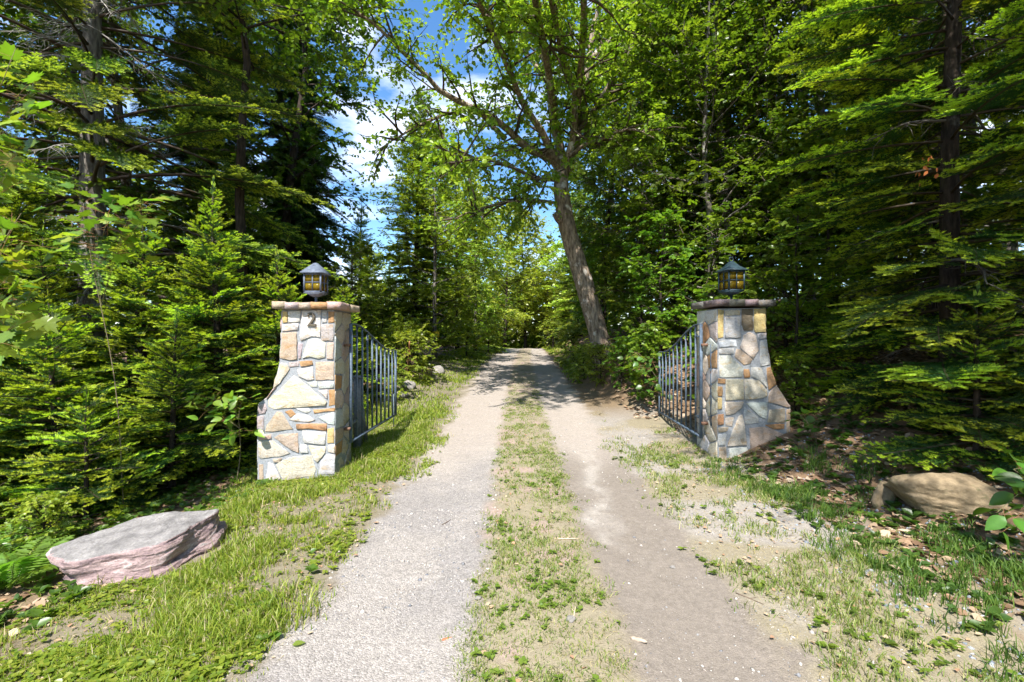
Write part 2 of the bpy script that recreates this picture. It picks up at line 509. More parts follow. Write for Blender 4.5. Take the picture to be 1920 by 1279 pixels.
def cover(x, y):
    """ground colours, gravel amount and grass density at each point"""
    d = x - road_x(y)
    n1 = fbm(x * 1.3, y * 1.3, 20); n2 = fbm(x * 5, y * 5, 30); n3 = fbm(x * .5 + 9, y * .5, 40)
    nn = (n2 - .5)
    sand = np.array([.305, .272, .235]); gravel = np.array([.238, .216, .195]); brown = np.array([.195, .165, .136])
    pinks = np.array([.285, .215, .175]); straw = np.array([.235, .20, .135]); soil = np.array([.16, .115, .07])
    litter = np.array([.17, .11, .065])
    def mix(a, b, t): return a * (1 - t[:, None]) + b * t[:, None]
    col = np.tile(soil, (len(x), 1))
    tl = sstep(-1.42, -1.18, d + nn * .45) * sstep(-.22, -.42, d + nn * .2)         # left wheel track
    tr = sstep(.32, .5, d + nn * .2) * sstep(1.36, 1.12, d + nn * .35)              # right wheel track
    mid = sstep(-.45, -.25, d + nn * .2) * sstep(.58, .36, d + nn * .2)             # centre strip
    # verges
    dry_r = sstep(1.0, 1.25, d + nn * .3) * sstep(3.2, 2.5, d + nn * .7) * sstep(9.5, 7.5, y)
    verge_l = sstep(-1.15, -1.4, d + nn * .4)
    col = mix(col, straw * .75, verge_l * sstep(-3.6, -2.4, d + nn))
    col = mix(col, mix(np.tile(sand * .88, (len(x), 1)), straw, sstep(.36, .56, n1)), dry_r)
    litm = sstep(2.4, 3.0, d + nn * .7) + sstep(-3.0, -3.8, d + nn * .7) + sstep(8.5, 10.5, y) * sstep(1.5, 2.0, d + nn * .3)
    col = mix(col, litter, np.clip(litm, 0, 1))
    col = mix(col, mix(np.tile(straw, (len(x), 1)), pinks, sstep(.56, .66, n2)), mid)
    far = sstep(4.6, 7.0, y + (n3 - .5) * 3)
    gcol = mix(np.tile(gravel, (len(x), 1)), sand, np.clip(far + sstep(.42, .68, n1 + nn * .4) * .55, 0, 1))
    col = mix(col, gcol, tl)
    streak = np.exp(-((d - (.62 + .06 * (y - 3.4)) + (n1 - .5) * .35) / .10) ** 2) * sstep(3.1, 4.4, y + (n2 - .5) * 2.0) * (.25 + .75 * sstep(.35, .6, n2))
    bcol = mix(np.tile(brown, (len(x), 1)), sand, np.clip(far * .95 + streak + sstep(.64, .72, n1) * .4, 0, 1))
    col = mix(col, bcol, tr)
    col = mix(col, pinks, far * .22 * np.clip(tl + tr, 0, 1))
    gr = np.clip(tl * (1 - .8 * far) + tr * .22 * (1 - far) + dry_r * .3 + mid * .15 + .12, 0, 1)
    return col, gr


# ------------------------------------------------------------------ ground and driveway
def axis(parts):
    out = []
    for a, b, s in parts:
        out.append(np.arange(a, b, s))
    return np.concatenate(out + [np.array([parts[-1][1]])])


gx = axis([(-600, -100, 50), (-100, -30, 10), (-30, -10, 1.2), (-10, -4.5, .25), (-4.5, 4.8, .045), (4.8, 12, .25), (12, 40, 1.2), (40, 100, 10), (100, 600, 50)])
gy = axis([(-200, -40, 20), (-40, -6, 2), (-6, 1.4, .4), (1.4, 6.6, .045), (6.6, 12, .10), (12, 40, .4), (40, 100, 4), (100, 800, 50)])
X, Y = np.meshgrid(gx, gy)
x, y = X.ravel(), Y.ravel()
d = x - road_x(y)
z = height(x, y) - .06 * sstep(1.52, 1.25, np.abs(d)) * sstep(46, 40, y)
c, g = cover(x, y)
nx, ny = len(gx), len(gy)
i = (np.arange(ny - 1)[:, None] * nx + np.arange(nx - 1)[None]).ravel()
me = np_mesh('ground', np.stack([x, y, z], 1), np.stack([i, i + 1, i + nx + 1, i + nx], 1), c, True, {'gravel': g})
tag(link('ground', me, M['earth']), 'earth and leaf litter of the woodland floor and verges', kind='structure')

dy = axis([(-4, 1.4, .3), (1.4, 6.4, .035), (6.4, 12, .08), (12, 44, .3)])
dd = np.linspace(-1.5, 1.5, 91)
D2, Y2 = np.meshgrid(dd, dy)
dv, y = D2.ravel(), Y2.ravel()
fr = 1 + (fbm(y * 2.2, np.sign(dv) * 5 + 3, 60) - .5) * .16
dv2 = dv * fr
x = road_x(y) + dv2
rut = -.028 * (np.exp(-((dv2 + .78) / .3) ** 2) + np.exp(-((dv2 - .85) / .28) ** 2)) + .02 * np.exp(-((dv2 - .06) / .28) ** 2)
z = height(x, y) + .006 + rut + (fbm(x * 6, y * 6, 70) - .5) * .016 + (fbm(x * 20, y * 20, 75) - .5) * .006
edge = sstep(1.35, 1.5, np.abs(dv)); z = z * (1 - edge) + (height(x, y) + .004) * edge
c, g = cover(x, y)
nx, ny = len(dd), len(dy)
i = (np.arange(ny - 1)[:, None] * nx + np.arange(nx - 1)[None]).ravel()
me = np_mesh('driveway', np.stack([x, y, z], 1), np.stack([i, i + 1, i + nx + 1, i + nx], 1), c, True, {'gravel': g})
tag(link('driveway', me, M['earth']), 'two-track gravel driveway rising between the gate pillars', kind='structure')


def drive_z(x, y):
    x = np.asarray(x, float); y = np.asarray(y, float)
    dv2 = x - road_x(y)
    rut = -.028 * (np.exp(-((dv2 + .78) / .3) ** 2) + np.exp(-((dv2 - .85) / .28) ** 2)) + .02 * np.exp(-((dv2 - .06) / .28) ** 2)
    return height(x, y) + .004 + rut * sstep(1.5, 1.35, np.abs(dv2))

# ------------------------------------------------------------------ gate pillars, lanterns, gates
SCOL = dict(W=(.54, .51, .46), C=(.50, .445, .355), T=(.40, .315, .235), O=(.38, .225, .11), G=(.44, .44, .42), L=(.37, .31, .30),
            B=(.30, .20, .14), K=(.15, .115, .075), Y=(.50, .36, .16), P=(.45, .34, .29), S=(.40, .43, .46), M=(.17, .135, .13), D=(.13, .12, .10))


def poly_area(p):
    x, y = p[:, 0], p[:, 1]
    return .5 * np.sum(x * np.roll(y, -1) - y * np.roll(x, -1))


def stone_mesh(poly, o, eu, ev, en, h, rng, back=-.015, closed=False, rough=.006):
    p = np.asarray(poly, float)
    if poly_area(p) < 0: p = p[::-1]
    q = []
    for a, b in zip(p, np.roll(p, -1, 0)):               # broken, uneven outline
        L = np.linalg.norm(b - a)
        q.append(a + (rng.random(2) - .5) * rough)
        k = int(L / .09)
        for t in range(1, k + 1):
            q.append(a + (b - a) * t / (k + 1) + (rng.random(2) - .5) * rough * 1.6)
    q = np.array(q); n = len(q); c = q.mean(0)
    v = c - q; dist = np.linalg.norm(v, axis=1)
    ins = np.minimum(.3, .005 / dist)
    r2 = q + v * ins[:, None]
    r3 = q + v * .5
    tilt = (rng.random(2) - .5) * .16
    def lift(pp, hh): return o + pp[:, :1] * eu + pp[:, 1:] * ev + np.asarray(hh).reshape(-1, 1) * en
    ht = lambda pp: h + ((pp - c) @ tilt) * .35
    V = np.vstack([lift(q, np.full(n, back)), lift(q, np.maximum(.35 * h, ht(q) - .0015)), lift(r2, ht(r2) + (rng.random(n) - .5) * .005),
                   lift(r3, ht(r3) + (rng.random(n) - .3) * .008), lift(c[None], [h + .004])])
    k = np.arange(n); k2 = np.roll(k, -1); T = []
    for s in range(3):
        T += [np.stack([k + s * n, k2 + s * n, k2 + (s + 1) * n], 1), np.stack([k + s * n, k2 + (s + 1) * n, k + (s + 1) * n], 1)]
    T.append(np.stack([k + 3 * n, k2 + 3 * n, np.full(n, 4 * n)], 1))
    if closed:
        V = np.vstack([V, lift(c[None], [back])])
        T.append(np.stack([k2, k, np.full(n, 4 * n + 1)], 1))
    return np_mesh('stone', V, np.vstack(T))


def voronoi(region, sites, gap):
    out = []
    for i, s in enumerate(sites):
        P = [np.array(q, float) for q in region]
        for j, t in enumerate(sites):
            if i == j: continue
            nrm = t - s; L = np.linalg.norm(nrm)
            if L > .9 or L < 1e-6: continue
            nrm = nrm / L; k = nrm @ ((s + t) / 2) - gap / 2
            Q = []
            for a, b in zip(P, P[1:] + P[:1]):
                da, db = nrm @ a - k, nrm @ b - k
                if da <= 0: Q.append(a)
                if da * db < 0: Q.append(a + (b - a) * da / (da - db))
            P = Q
            if len(P) < 3: break
        if len(P) >= 3 and abs(poly_area(np.array(P))) > .0008: out.append(np.array(P))
    return out


def quad_sites(quad, cell, rng):
    q = [np.array(t, float) for t in quad]
    w = np.linalg.norm(q[1] - q[0]); hh = np.linalg.norm(q[3] - q[0])
    nu, nv = max(1, round(w / (cell * 1.25))), max(1, round(hh / cell))
    S = []
    for jv in range(nv):
        off = .25 * ((jv % 2) * 2 - 1) if nu > 1 else 0
        for iu in range(nu):
            fu = np.clip((iu + .5 + off * .6 + (rng.random() - .5) * .5) / nu, .05, .95); fv = np.clip((jv + .5 + (rng.random() - .5) * .5) / nv, .03, .97)
            S.append((q[0] * (1 - fu) + q[1] * fu) * (1 - fv) + (q[3] * (1 - fu) + q[2] * fu) * fv)
    return S


def shrink_quad(quad, g):
    c = sum(np.array(t, float) for t in quad) / 4
    return [np.array(t, float) + (c - np.array(t, float)) / np.linalg.norm(c - np.array(t, float)) * g for t in quad]


def pillar(loc, ang, depth, outline_px, stones_px, conv, label, sgn, cap_top, cap_cols, seed):
    """loc: the front corner on the driveway side; the front face runs along local x (sgn gives its side)"""
    rng = np.random.default_rng(seed)
    cx_, cy_ = loc; ca, sa = math.cos(ang), math.sin(ang)
    base = gz(cx_ + sgn * .4, cy_ + .2)
    root = empty('stone_pillar', (cx_, cy_, base), label, 'pillar', 'pair of stone gate pillars', ang)

    def to_uz(zx, zy):
        px, py = conv(zx, zy)
        t = (px - 960) / F
        u = (t * cy_ - cx_) / (ca - t * sa)
        return np.array([u, CAM_Z - (py - 639.5) / F * (cy_ + u * sa) - base])
    prof = np.array([to_uz(*p) for p in outline_px])
    bot = -.35
    prof[:, 1] = np.where(prof[:, 1] < .12, bot, prof[:, 1])
    # mortar core
    n = len(prof)
    V = np.vstack([np.c_[prof[:, 0], np.zeros(n), prof[:, 1]], np.c_[prof[:, 0], np.full(n, depth), prof[:, 1]]])
    bm = bmesh.new()
    vs = [bm.verts.new(v) for v in V]
    bm.faces.new(vs[:n]); bm.faces.new(vs[n:][::-1])
    for k in range(n):
        k2 = (k + 1) % n
        bm.faces.new([vs[k2], vs[k], vs[k + n], vs[k2 + n]])
    bmesh.ops.recalc_face_normals(bm, faces=bm.faces[:])
    me = bpy.data.meshes.new('mortar_core'); bm.to_mesh(me); bm.free()
    link('mortar_core', me, M['mortar'], root)

    def put(poly, o, eu, ev, en, col, h=None):
        me = stone_mesh(poly, np.array(o, float), np.array(eu, float), np.array(ev, float), np.array(en, float), h or rng.uniform(.007, .016), rng)
        s = link('stone', me, M['stone'], root)
        j = 1 + (rng.random(3) - .5) * .10
        s.color = (*np.clip(np.array(SCOL[col]) * j, 0, 1), 1)
    for col, pts in stones_px:
        put([to_uz(*p) for p in pts], (0, 0, 0), (1, 0, 0), (0, 0, 1), (0, -1, 0), col)
    top = prof[:, 1].max()
    seq = np.array(list('CWTCGWTOCLPC'))
    # inner face (towards the driveway), back face, outer face
    q = shrink_quad([(0.0, bot + .2), (depth, bot + .2), (depth, top - .01), (0.0, top - .01)], .012)
    for P in voronoi(q, quad_sites(q, .19, rng), .02):
        put(P, (prof[0][0], 0, 0), (0, 1, 0), (0, 0, 1), (-sgn, 0, 0), rng.choice(seq))
    outer = prof[np.argsort(-prof[:, 1])]
    outer = np.array([p for p in outer if abs(p[0]) > .2])
    for a, b in zip(outer[:-1], outer[1:]):
        L = np.linalg.norm(b - a)
        if L < .05: continue
        ev = np.array([(b - a)[0], 0, (b - a)[1]]) / L
        en = np.cross((0, 1, 0), ev); en = en if en[0] * sgn > 0 else -en
        q = shrink_quad([(0, 0), (depth, 0), (depth, L), (0, L)], .012)
        for P in voronoi(q, quad_sites(q, .19, rng), .02):
            put(P, (a[0], 0, a[1]), (0, 1, 0), ev, en, rng.choice(seq))
        q = shrink_quad([(0, b[1]), (b[0], b[1]), (a[0], a[1]), (0, a[1])], .012)
        for P in voronoi(q, quad_sites(q, .2, rng), .02):
            put(P, (0, depth, 0), (1, 0, 0), (0, 0, 1), (0, 1, 0), rng.choice(seq))
    # cap of rough slabs
    w = abs(outer[0][0]); ct = cap_top - base; th = .075
    u0, u1 = sgn * (w + .085), -sgn * .085
    y0, y1 = -.085, depth + .085
    g = Geo()
    V, T = box_vt((u0 + u1) / 2, (y0 + y1) / 2, ct - th * .5 - .006, abs(u1 - u0) - .05, (y1 - y0) - .05, th - .02)
    g.add(V, T, (0, 0, 0))
    link('cap_bed', g.mesh('cap_bed'), M['mortar'], root)
    for row, (ya, yb) in enumerate(((y0, depth * .5), (depth * .5, y1))):
        m = len(cap_cols)
        cuts = np.linspace(0, 1, m + 1); cuts[1:-1] += (rng.random(m - 1) - .5) * .09
        for k in range(m):
            ua, ub = u0 + (u1 - u0) * cuts[k], u0 + (u1 - u0) * cuts[k + 1]
            gp = .0015
            lo, hi = min(ua, ub) + gp, max(ua, ub) - gp
            me = stone_mesh([(lo, ya + gp), (hi, ya + gp), (hi, yb - gp), (lo, yb - gp)], np.array((0, 0, ct - th)), np.array((1., 0, 0)), np.array((0, 1., 0)),
                            np.array((0, 0, 1.)), th + (rng.random() - .5) * .010, rng, back=-.006 * rng.random(), closed=True, rough=.014)
            s = link('cap_stone', me, M['stone'], root)
            s.color = (*np.array(SCOL[cap_cols[k if row == 0 else (k + 1) % m]]) * (1 + (rng.random(3) - .5) * .12), 1)
    return root, base, depth


def box_vt(cx, cy, cz, sx, sy, sz, rz=0.0):
    v = np.array([(a, b, c) for c in (-.5, .5) for b in (-.5, .5) for a in (-.5, .5)]) * (sx, sy, sz)
    if rz:
        c_, s_ = math.cos(rz), math.sin(rz)
        v = np.c_[v[:, 0] * c_ - v[:, 1] * s_, v[:, 0] * s_ + v[:, 1] * c_, v[:, 2]]
    v = v + (cx, cy, cz)
    q = [(0, 2, 3, 1), (4, 5, 7, 6), (0, 1, 5, 4), (2, 6, 7, 3), (0, 4, 6, 2), (1, 3, 7, 5)]
    T = []
    for a, b, c, d_ in q: T += [(a, b, c), (a, c, d_)]
    return v, np.array(T)


def boxes(name, lst, mat, parent):
    g = Geo()
    for b in lst:
        V, T = box_vt(*b); g.add(V, T, (.5, .5, .5))
    return link(name, g.mesh(name), mat, parent)


LEFT_ST = [
    ('Y', [(197, 345), (222, 345), (222, 400), (197, 405)]), ('W', [(226, 345), (290, 340), (287, 400), (226, 402)]),
    ('W', [(195, 412), (278, 407), (276, 440), (194, 448)]), ('W', [(300, 340), (395, 340), (392, 480), (345, 475), (292, 497), (286, 470)]),
    ('G', [(401, 345), (427, 345), (427, 400), (402, 404)]), ('O', [(433, 345), (464, 345), (464, 402), (434, 405)]),
    ('L', [(398, 414), (460, 411), (460, 498), (396, 498)]), ('T', [(194, 456), (268, 450), (271, 500), (272, 595), (230, 598), (182, 588)]),
    ('L', [(277, 508), (299, 512), (291, 590), (279, 592)]), ('W', [(335, 490), (380, 488), (420, 505), (418, 585), (385, 592), (340, 582), (299, 586), (311, 545)]),
    ('P', [(427, 507), (460, 505), (460, 594), (426, 592)]), ('C', [(186, 614), (215, 614), (232, 645), (182, 718), (150, 745), (156, 700)]),
    ('L', [(228, 610), (280, 605), (281, 629), (233, 636)]), ('O', [(286, 605), (350, 600), (355, 622), (291, 632)]),
    ('W', [(275, 645), (350, 631), (358, 698), (330, 705), (280, 682)]), ('T', [(368, 608), (462, 605), (463, 700), (368, 704)]),
    ('W', [(325, 714), (372, 708), (377, 738), (345, 737)]), ('G', [(381, 711), (462, 708), (462, 742), (386, 745)]),
    ('C', [(255, 680), (275, 690), (350, 752), (425, 815), (420, 832), (290, 843), (150, 855), (122, 840), (121, 805), (140, 790), (200, 733)]),
    ('W', [(383, 757), (430, 751), (430, 800), (421, 795)]), ('O', [(437, 754), (466, 752), (468, 832), (437, 838)]),
    ('L', [(70, 832), (104, 824), (113, 850), (104, 876), (70, 880)]), ('T', [(165, 865), (190, 870), (250, 958), (180, 967), (105, 970), (116, 935)]),
    ('O', [(208, 866), (240, 856), (265, 880), (236, 896)]), ('W', [(264, 850), (330, 849), (342, 864), (320, 876)]),
    ('O', [(356, 856), (468, 846), (468, 862), (360, 876)]), ('W', [(232, 907), (271, 876), (330, 886), (365, 911), (330, 920), (262, 918)]),
    ('G', [(382, 895), (463, 869), (466, 936), (430, 930)]), ('O', [(268, 931), (345, 927), (425, 930), (425, 965), (330, 956), (268, 958)]),
    ('L', [(66, 889), (97, 886), (100, 974), (66, 980)]), ('P', [(68, 986), (135, 984), (138, 1008), (70, 1013)]),
    ('T', [(151, 1000), (180, 984), (275, 978), (280, 1080), (240, 1065), (205, 1040)]), ('C', [(70, 1024), (145, 1018), (235, 1084), (180, 1100), (85, 1112), (70, 1102)]),
    ('W', [(298, 966), (420, 971), (417, 1040), (306, 1030)]), ('Y', [(428, 956), (462, 950), (463, 1030), (428, 1031)]),
    ('W', [(288, 1040), (319, 1036), (330, 1080), (290, 1082)]), ('C', [(331, 1043), (420, 1046), (418, 1080), (378, 1132), (360, 1115)]),
    ('C', [(431, 1040), (466, 1038), (467, 1083), (431, 1074)]), ('T', [(72, 1142), (95, 1142), (97, 1240), (75, 1250)]),
    ('W', [(122, 1130), (145, 1140), (188, 1215), (106, 1240)]), ('T', [(146, 1114), (192, 1107), (182, 1130), (152, 1131)]),
    ('C', [(206, 1116), (250, 1100), (345, 1094), (370, 1168), (358, 1200), (200, 1225), (162, 1142)]),
    ('G', [(395, 1122), (425, 1088), (468, 1092), (470, 1190), (382, 1195)]), ('B', [(150, 750), (163, 738), (122, 793), (112, 802)])]
RIGHT_ST = [
    ('Y', [(230, 85), (272, 90), (270, 300), (232, 306)]), ('C', [(281, 92), (402, 88), (400, 126), (284, 132)]), ('G', [(285, 143), (400, 138), (403, 300), (350, 305), (285, 302)]),
    ('K', [(414, 82), (498, 80), (500, 244), (430, 246), (412, 200)]), ('Y', [(508, 80), (597, 76), (598, 260), (522, 262), (508, 242)]),
    ('S', [(238, 328), (370, 322), (376, 370), (240, 376)]), ('C', [(430, 280), (470, 258), (520, 285), (542, 400), (502, 466), (400, 380)]),
    ('G', [(536, 270), (600, 268), (600, 305), (546, 312)]), ('G', [(555, 326), (602, 316), (616, 450), (634, 514), (562, 522), (552, 400)]),
    ('T', [(374, 388), (404, 394), (495, 472), (480, 502), (432, 512), (362, 452)]), ('G', [(236, 388), (350, 384), (352, 428), (240, 430)]),
    ('W', [(238, 440), (320, 438), (424, 540), (420, 606), (268, 610), (240, 604)]), ('O', [(430, 545), (468, 545), (475, 606), (432, 613)]),
    ('G', [(490, 530), (562, 534), (604, 640), (604, 690), (560, 640), (485, 600)]), ('O', [(607, 536), (636, 526), (676, 664), (622, 704), (612, 620)]),
    ('C', [(292, 624), (425, 622), (430, 780), (288, 785)]), ('C', [(436, 622), (545, 632), (606, 706), (610, 750), (570, 768), (437, 778)]),
    ('O', [(230, 616), (288, 622), (286, 656), (230, 653)]), ('O', [(229, 680), (264, 680), (264, 755), (230, 755)]), ('Y', [(229, 765), (260, 765), (260, 855), (229, 855)]),
    ('C', [(284, 800), (425, 796), (410, 842), (350, 890), (290, 902)]), ('G', [(448, 808), (612, 798), (610, 860), (602, 930), (546, 908)]),
    ('G', [(438, 842), (540, 918), (545, 962), (442, 972), (430, 882)]), ('T', [(622, 730), (680, 675), (745, 772), (785, 830), (778, 842), (618, 800)]),
    ('T', [(626, 858), (742, 848), (746, 958), (612, 956)]), ('O', [(592, 976), (742, 968), (742, 1006), (660, 1012)]),
    ('O', [(230, 894), (270, 892), (270, 970), (230, 975)]), ('C', [(286, 922), (352, 918), (338, 986), (290, 980)]),
    ('C', [(394, 905), (416, 895), (434, 980), (452, 1132), (300, 1142), (328, 1060)]), ('T', [(472, 1002), (590, 990), (690, 1028), (752, 1056), (740, 1150), (600, 1180), (482, 1160)]),
    ('T', [(232, 998), (312, 994), (302, 1022), (234, 1036)]), ('G', [(232, 1050), (292, 1048), (282, 1132), (234, 1136)]), ('T', [(238, 1150), (290, 1146), (300, 1270), (240, 1280)]),
    ('G', [(318, 1160), (450, 1150), (470, 1185), (460, 1230), (330, 1260)]), ('T', [(760, 858), (788, 850), (786, 1000), (758, 1062)])]

pl_root, pl_base, pl_dep = pillar((-2.065, 5.33), 0.0, .52,
    [(464, 335), (470, 1240), (66, 1260), (64, 880), (70, 826), (112, 796), (150, 742), (180, 600), (193, 335)], LEFT_ST,
    lambda a, b: (460 + a / 2.779, 460 + b / 2.779), 'sunlit cream and orange fieldstone pillar with numeral 2, left of driveway', -1, 1.95, ['T', 'L', 'T', 'O', 'P'], 5)
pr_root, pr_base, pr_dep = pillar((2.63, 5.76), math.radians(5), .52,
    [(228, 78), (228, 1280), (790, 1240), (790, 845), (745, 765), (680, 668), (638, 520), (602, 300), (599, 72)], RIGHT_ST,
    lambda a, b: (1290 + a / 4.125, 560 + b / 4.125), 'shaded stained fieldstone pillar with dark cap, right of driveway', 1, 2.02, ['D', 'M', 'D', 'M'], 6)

# house number on the left pillar
fc = bpy.data.curves.new('numeral_two', 'FONT')
fc.body = '2'; fc.size = .225; fc.extrude = .008; fc.bevel_depth = .002; fc.align_x = 'CENTER'
fo = bpy.data.objects.new('numeral_tmp', fc); COL.objects.link(fo)
bpy.context.view_layer.update()
dg = bpy.context.evaluated_depsgraph_get()
me = bpy.data.meshes.new_from_object(fo.evaluated_get(dg)); me.name = 'house_numeral'
me.materials.clear()
bpy.data.objects.remove(fo)
p2 = at(583, 611, 5.285)
nu = link('house_numeral', me, M['numeral'], pl_root)
nu.location = (p2.x + 2.065, -.026, p2.z - pl_base); nu.rotation_euler = (math.radians(90), 0, 0)
nu['label'] = 'dark bronze numeral 2'


def lantern(loc, rz, mat, label, ring, wd=.215, bh=.215, flare=.0, roof_h=.135):
    root = empty('lantern', loc, label, 'lantern', 'lanterns on the gate pillars', rz)
    z0 = .150
    g = Geo(); V, T = tube([(0, 0, -.01), (0, 0, .006), (0, 0, .012), (0, 0, .10)], [.045, .045, .016, .016], 8); g.add(V, T, (0, 0, 0))
    link('stem', g.mesh('stem'), mat, root)
    h = wd / 2

    def frus(name, z1, w1, z2, w2, extra=0.0):
        g = Geo()
        V = np.array([(sx * w, sy * w, z) for z, w in ((z1, w1), (z2, w2)) for sx, sy in ((-1, -1), (1, -1), (1, 1), (-1, 1))])
        T = []
        for k in range(4):
            k2 = (k + 1) % 4; T += [(k, k2, k2 + 4), (k, k2 + 4, k + 4)]
        T += [(0, 2, 1), (0, 3, 2), (4, 5, 6), (4, 6, 7)]
        g.add(V, T, (0, 0, 0))
        return link(name, g.mesh(name), mat, root)
    frus('base_tray', .085, .022, z0 - .016, h + .004)
    # frame: corner posts, sill and head rails
    bl = []
    for sx in (-1, 1):
        for sy in (-1, 1):
            bl.append((sx * (h - .009), sy * (h - .009), z0 + bh / 2, .018, .018, bh))
    for zz in (z0 - .007, z0 + bh - .008):
        for s in (-1, 1):
            bl.append((0, s * (h - .008), zz, wd - .0362, .0162, .018)); bl.append((s * (h - .008), 0, zz, .0162, wd - .0362, .018))
    fr_ = boxes('frame', bl, mat, root)
    pw = (wd - .036 - .012) / 2; ph = (bh - .03 - .010) / 2
    g = Geo(); V, T = box_vt(0, 0, 0, pw, .004, ph); g.add(V, T, (0, 0, 0)); pane = g.mesh('pane')
    for k in range(4):
        a = k * math.pi / 2
        c_, s_ = math.cos(a), math.sin(a)
        rot = lambda x_, y_: (x_ * c_ - y_ * s_, x_ * s_ + y_ * c_)
        g = Geo()
        for b in ((0, -(h - .008), z0 + bh / 2, .012, .012, bh - .03), (0, -(h - .0085), z0 + bh / 2, wd - .04, .0095, .010)):
            V, T = box_vt(*b); V = np.c_[V[:, 0] * c_ - V[:, 1] * s_, V[:, 0] * s_ + V[:, 1] * c_, V[:, 2]]; g.add(V, T, (0, 0, 0))
        link('glazing_bar', g.mesh('glazing_bar'), mat, fr_)
        for sx in (-1, 1):
            for sz in (-1, 1):
                o = link('pane', pane, M['glass'], fr_)
                X_, Y_ = rot(sx * (pw / 2 + .006), -(h - .013))
                o.location = (X_, Y_, z0 + bh / 2 + .0 + sz * (ph / 2 + .005)); o.rotation_euler = (0, 0, a)
    # roof: eave, slopes (slightly concave on the ringed one), finial
    ov = h + .030
    prof = [(ov, 0), (ov, .010), (h * .62, roof_h * (.50 if ring else .64)), (.022, roof_h), (.0, roof_h + .008)]
    V = []
    for w_, z_ in [(h - .02, -.001)] + prof:
        V += [(sx * w_, sy * w_, z0 + bh + z_ - .0005) for sx, sy in ((-1, -1), (1, -1), (1, 1), (-1, 1))]
    T = []
    for r_ in range(len(prof)):
        for k in range(4):
            a, b = r_ * 4 + k, r_ * 4 + (k + 1) % 4
            T += [(a, b, b + 4), (a, b + 4, a + 4)]
    g = Geo(); g.add(V, T, (0, 0, 0))
    rf_ = link('roof', g.mesh('roof'), mat, root)
    if ring:
        a = np.linspace(0, 2 * math.pi, 17)
        P = np.stack([.028 * np.cos(a), 0 * a, z0 + bh + roof_h + .03 + .028 * np.sin(a)], 1)
        V, T = tube(P, np.full(17, .006), 6, cap=False); g = Geo(); g.add(V, T, (0, 0, 0)); link('ring', g.mesh('ring'), mat, rf_)
    return root


lantern((-2.405, 5.585, 1.953), 0.0, M['lamp_grey'], 'grey-blue lantern with amber panes on the sunlit left pillar', False)
lantern((2.92, 6.06, 2.025), math.radians(9), M['lamp_dark'], 'dark green-black lantern with ring top on the shaded right pillar', True, .235, .25, 0, .135)


def gate(loc, ang, L, top0, top1, bot, base, label, side, seed):
    rng = np.random.default_rng(seed)
    root = empty('iron_gate', (loc[0], loc[1], base), label, 'gate', 'pair of iron gate leaves', ang)
    nb = 11
    tp = lambda s: top0 + (top1 - top0) * float(sstep(.08, .92, s ** .85)) - base
    b_ = bot - base
    for k in range(nb):
        s = k / (nb - 1); x_ = s * L
        st = k in (0, nb - 1)
        w = .034 if st else .021
        z1 = tp(s) - .006; z0 = b_ + (.0 if not st else -.02)
        z0 += 0 if st else .0135
        g = Geo(); V, T = box_vt(x_, 0, (z0 + z1) / 2, w, w, z1 - z0); g.add(V, T, (0, 0, 0))
        link('stile' if st else 'bar', g.mesh('bar'), M['steel'], root)
    P = np.array([(s * L, 0, tp(s) + .000) for s in np.linspace(0, 1, 28)])
    g = Geo(); V = []
    for p in P:
        V += [p + (0, -.017, -.005), p + (0, .017, -.005), p + (0, .017, .006), p + (0, -.017, .006)]
    T = []
    for r_ in range(27):
        for k in range(4):
            a, b = r_ * 4 + k, r_ * 4 + (k + 1) % 4
            T += [(a, b, b + 4), (a, b + 4, a + 4)]
    T += [(0, 2, 1), (0, 3, 2), (108, 109, 110), (108, 110, 111)]
    g.add(V, T, (0, 0, 0)); link('top_rail', g.mesh('top_rail'), M['steel'], root)
    boxes('bottom_rail', [(L / 2, 0, b_, L - .0365, .03, .026)], M['steel'], root)
    boxes('brace', [(L / 20, 0, 1.56 - base, L / 10 - .03, .018, .02)], M['steel'], root)
    boxes('brace', [(L / 20, 0, .48 - base, L / 10 - .03, .02, .03)], M['steel'], root)
    for zz in (1.45, .42):
        boxes('hinge', [(-.035, side * .03, zz - base, .06, .07, .035), (-.030, side * .075, zz - base, .03, .07, .02)], M['rust'], root)
    boxes('wall_rod', [(-.125, side * .085, .93 - base, .018, .018, 1.05)], M['steel'], root)
    boxes('latch', [(L + .012, 0, 1.13 - base, .05, .03, .035)], M['steel'], root)
    e = (math.cos(ang) * L + loc[0], math.sin(ang) * L + loc[1])
    ze = gz(*e) - base - .03
    g = Geo(); V, T = tube([(L - .05, .02, ze), (L - .05, .02, b_ + .35)], [.008, .008], 6); g.add(V, T, (0, 0, 0))
    link('drop_rod', g.mesh('drop_rod'), M['steel'], root)
    return root


gate((-1.995, 5.64), math.radians(89.2), 2.05, 1.715, 1.345, .26, gz(-1.995, 5.64), 'sunlit blue-grey barred gate leaf open beside the left pillar', 1, 1)
gate((2.50, 6.02), math.radians(86.6), 2.07, 1.725, 1.31, .235, gz(2.5, 6.02), 'shaded rust-spotted barred gate leaf open beside the right pillar', -1, 2)

# weathered post with a strut behind the left gate leaf
b0 = gz(-2.2, 6.5)
pr = empty('steel_post', (-2.2, 6.5, b0), 'short weathered grey post behind the left gate leaf', 'post')
boxes('shaft', [(0, 0, .5, .10, .10, 1.04)], M['post'], pr)
boxes('cap', [(0, 0, 1.035, .13, .13, .03)], M['post'], pr)
g = Geo(); V, T = tube([(.02, .05, .75), (.02, .32, .0)], [.03, .03], 4); g.add(V, T, (0, 0, 0)); link('strut', g.mesh('strut'), M['post'], pr)


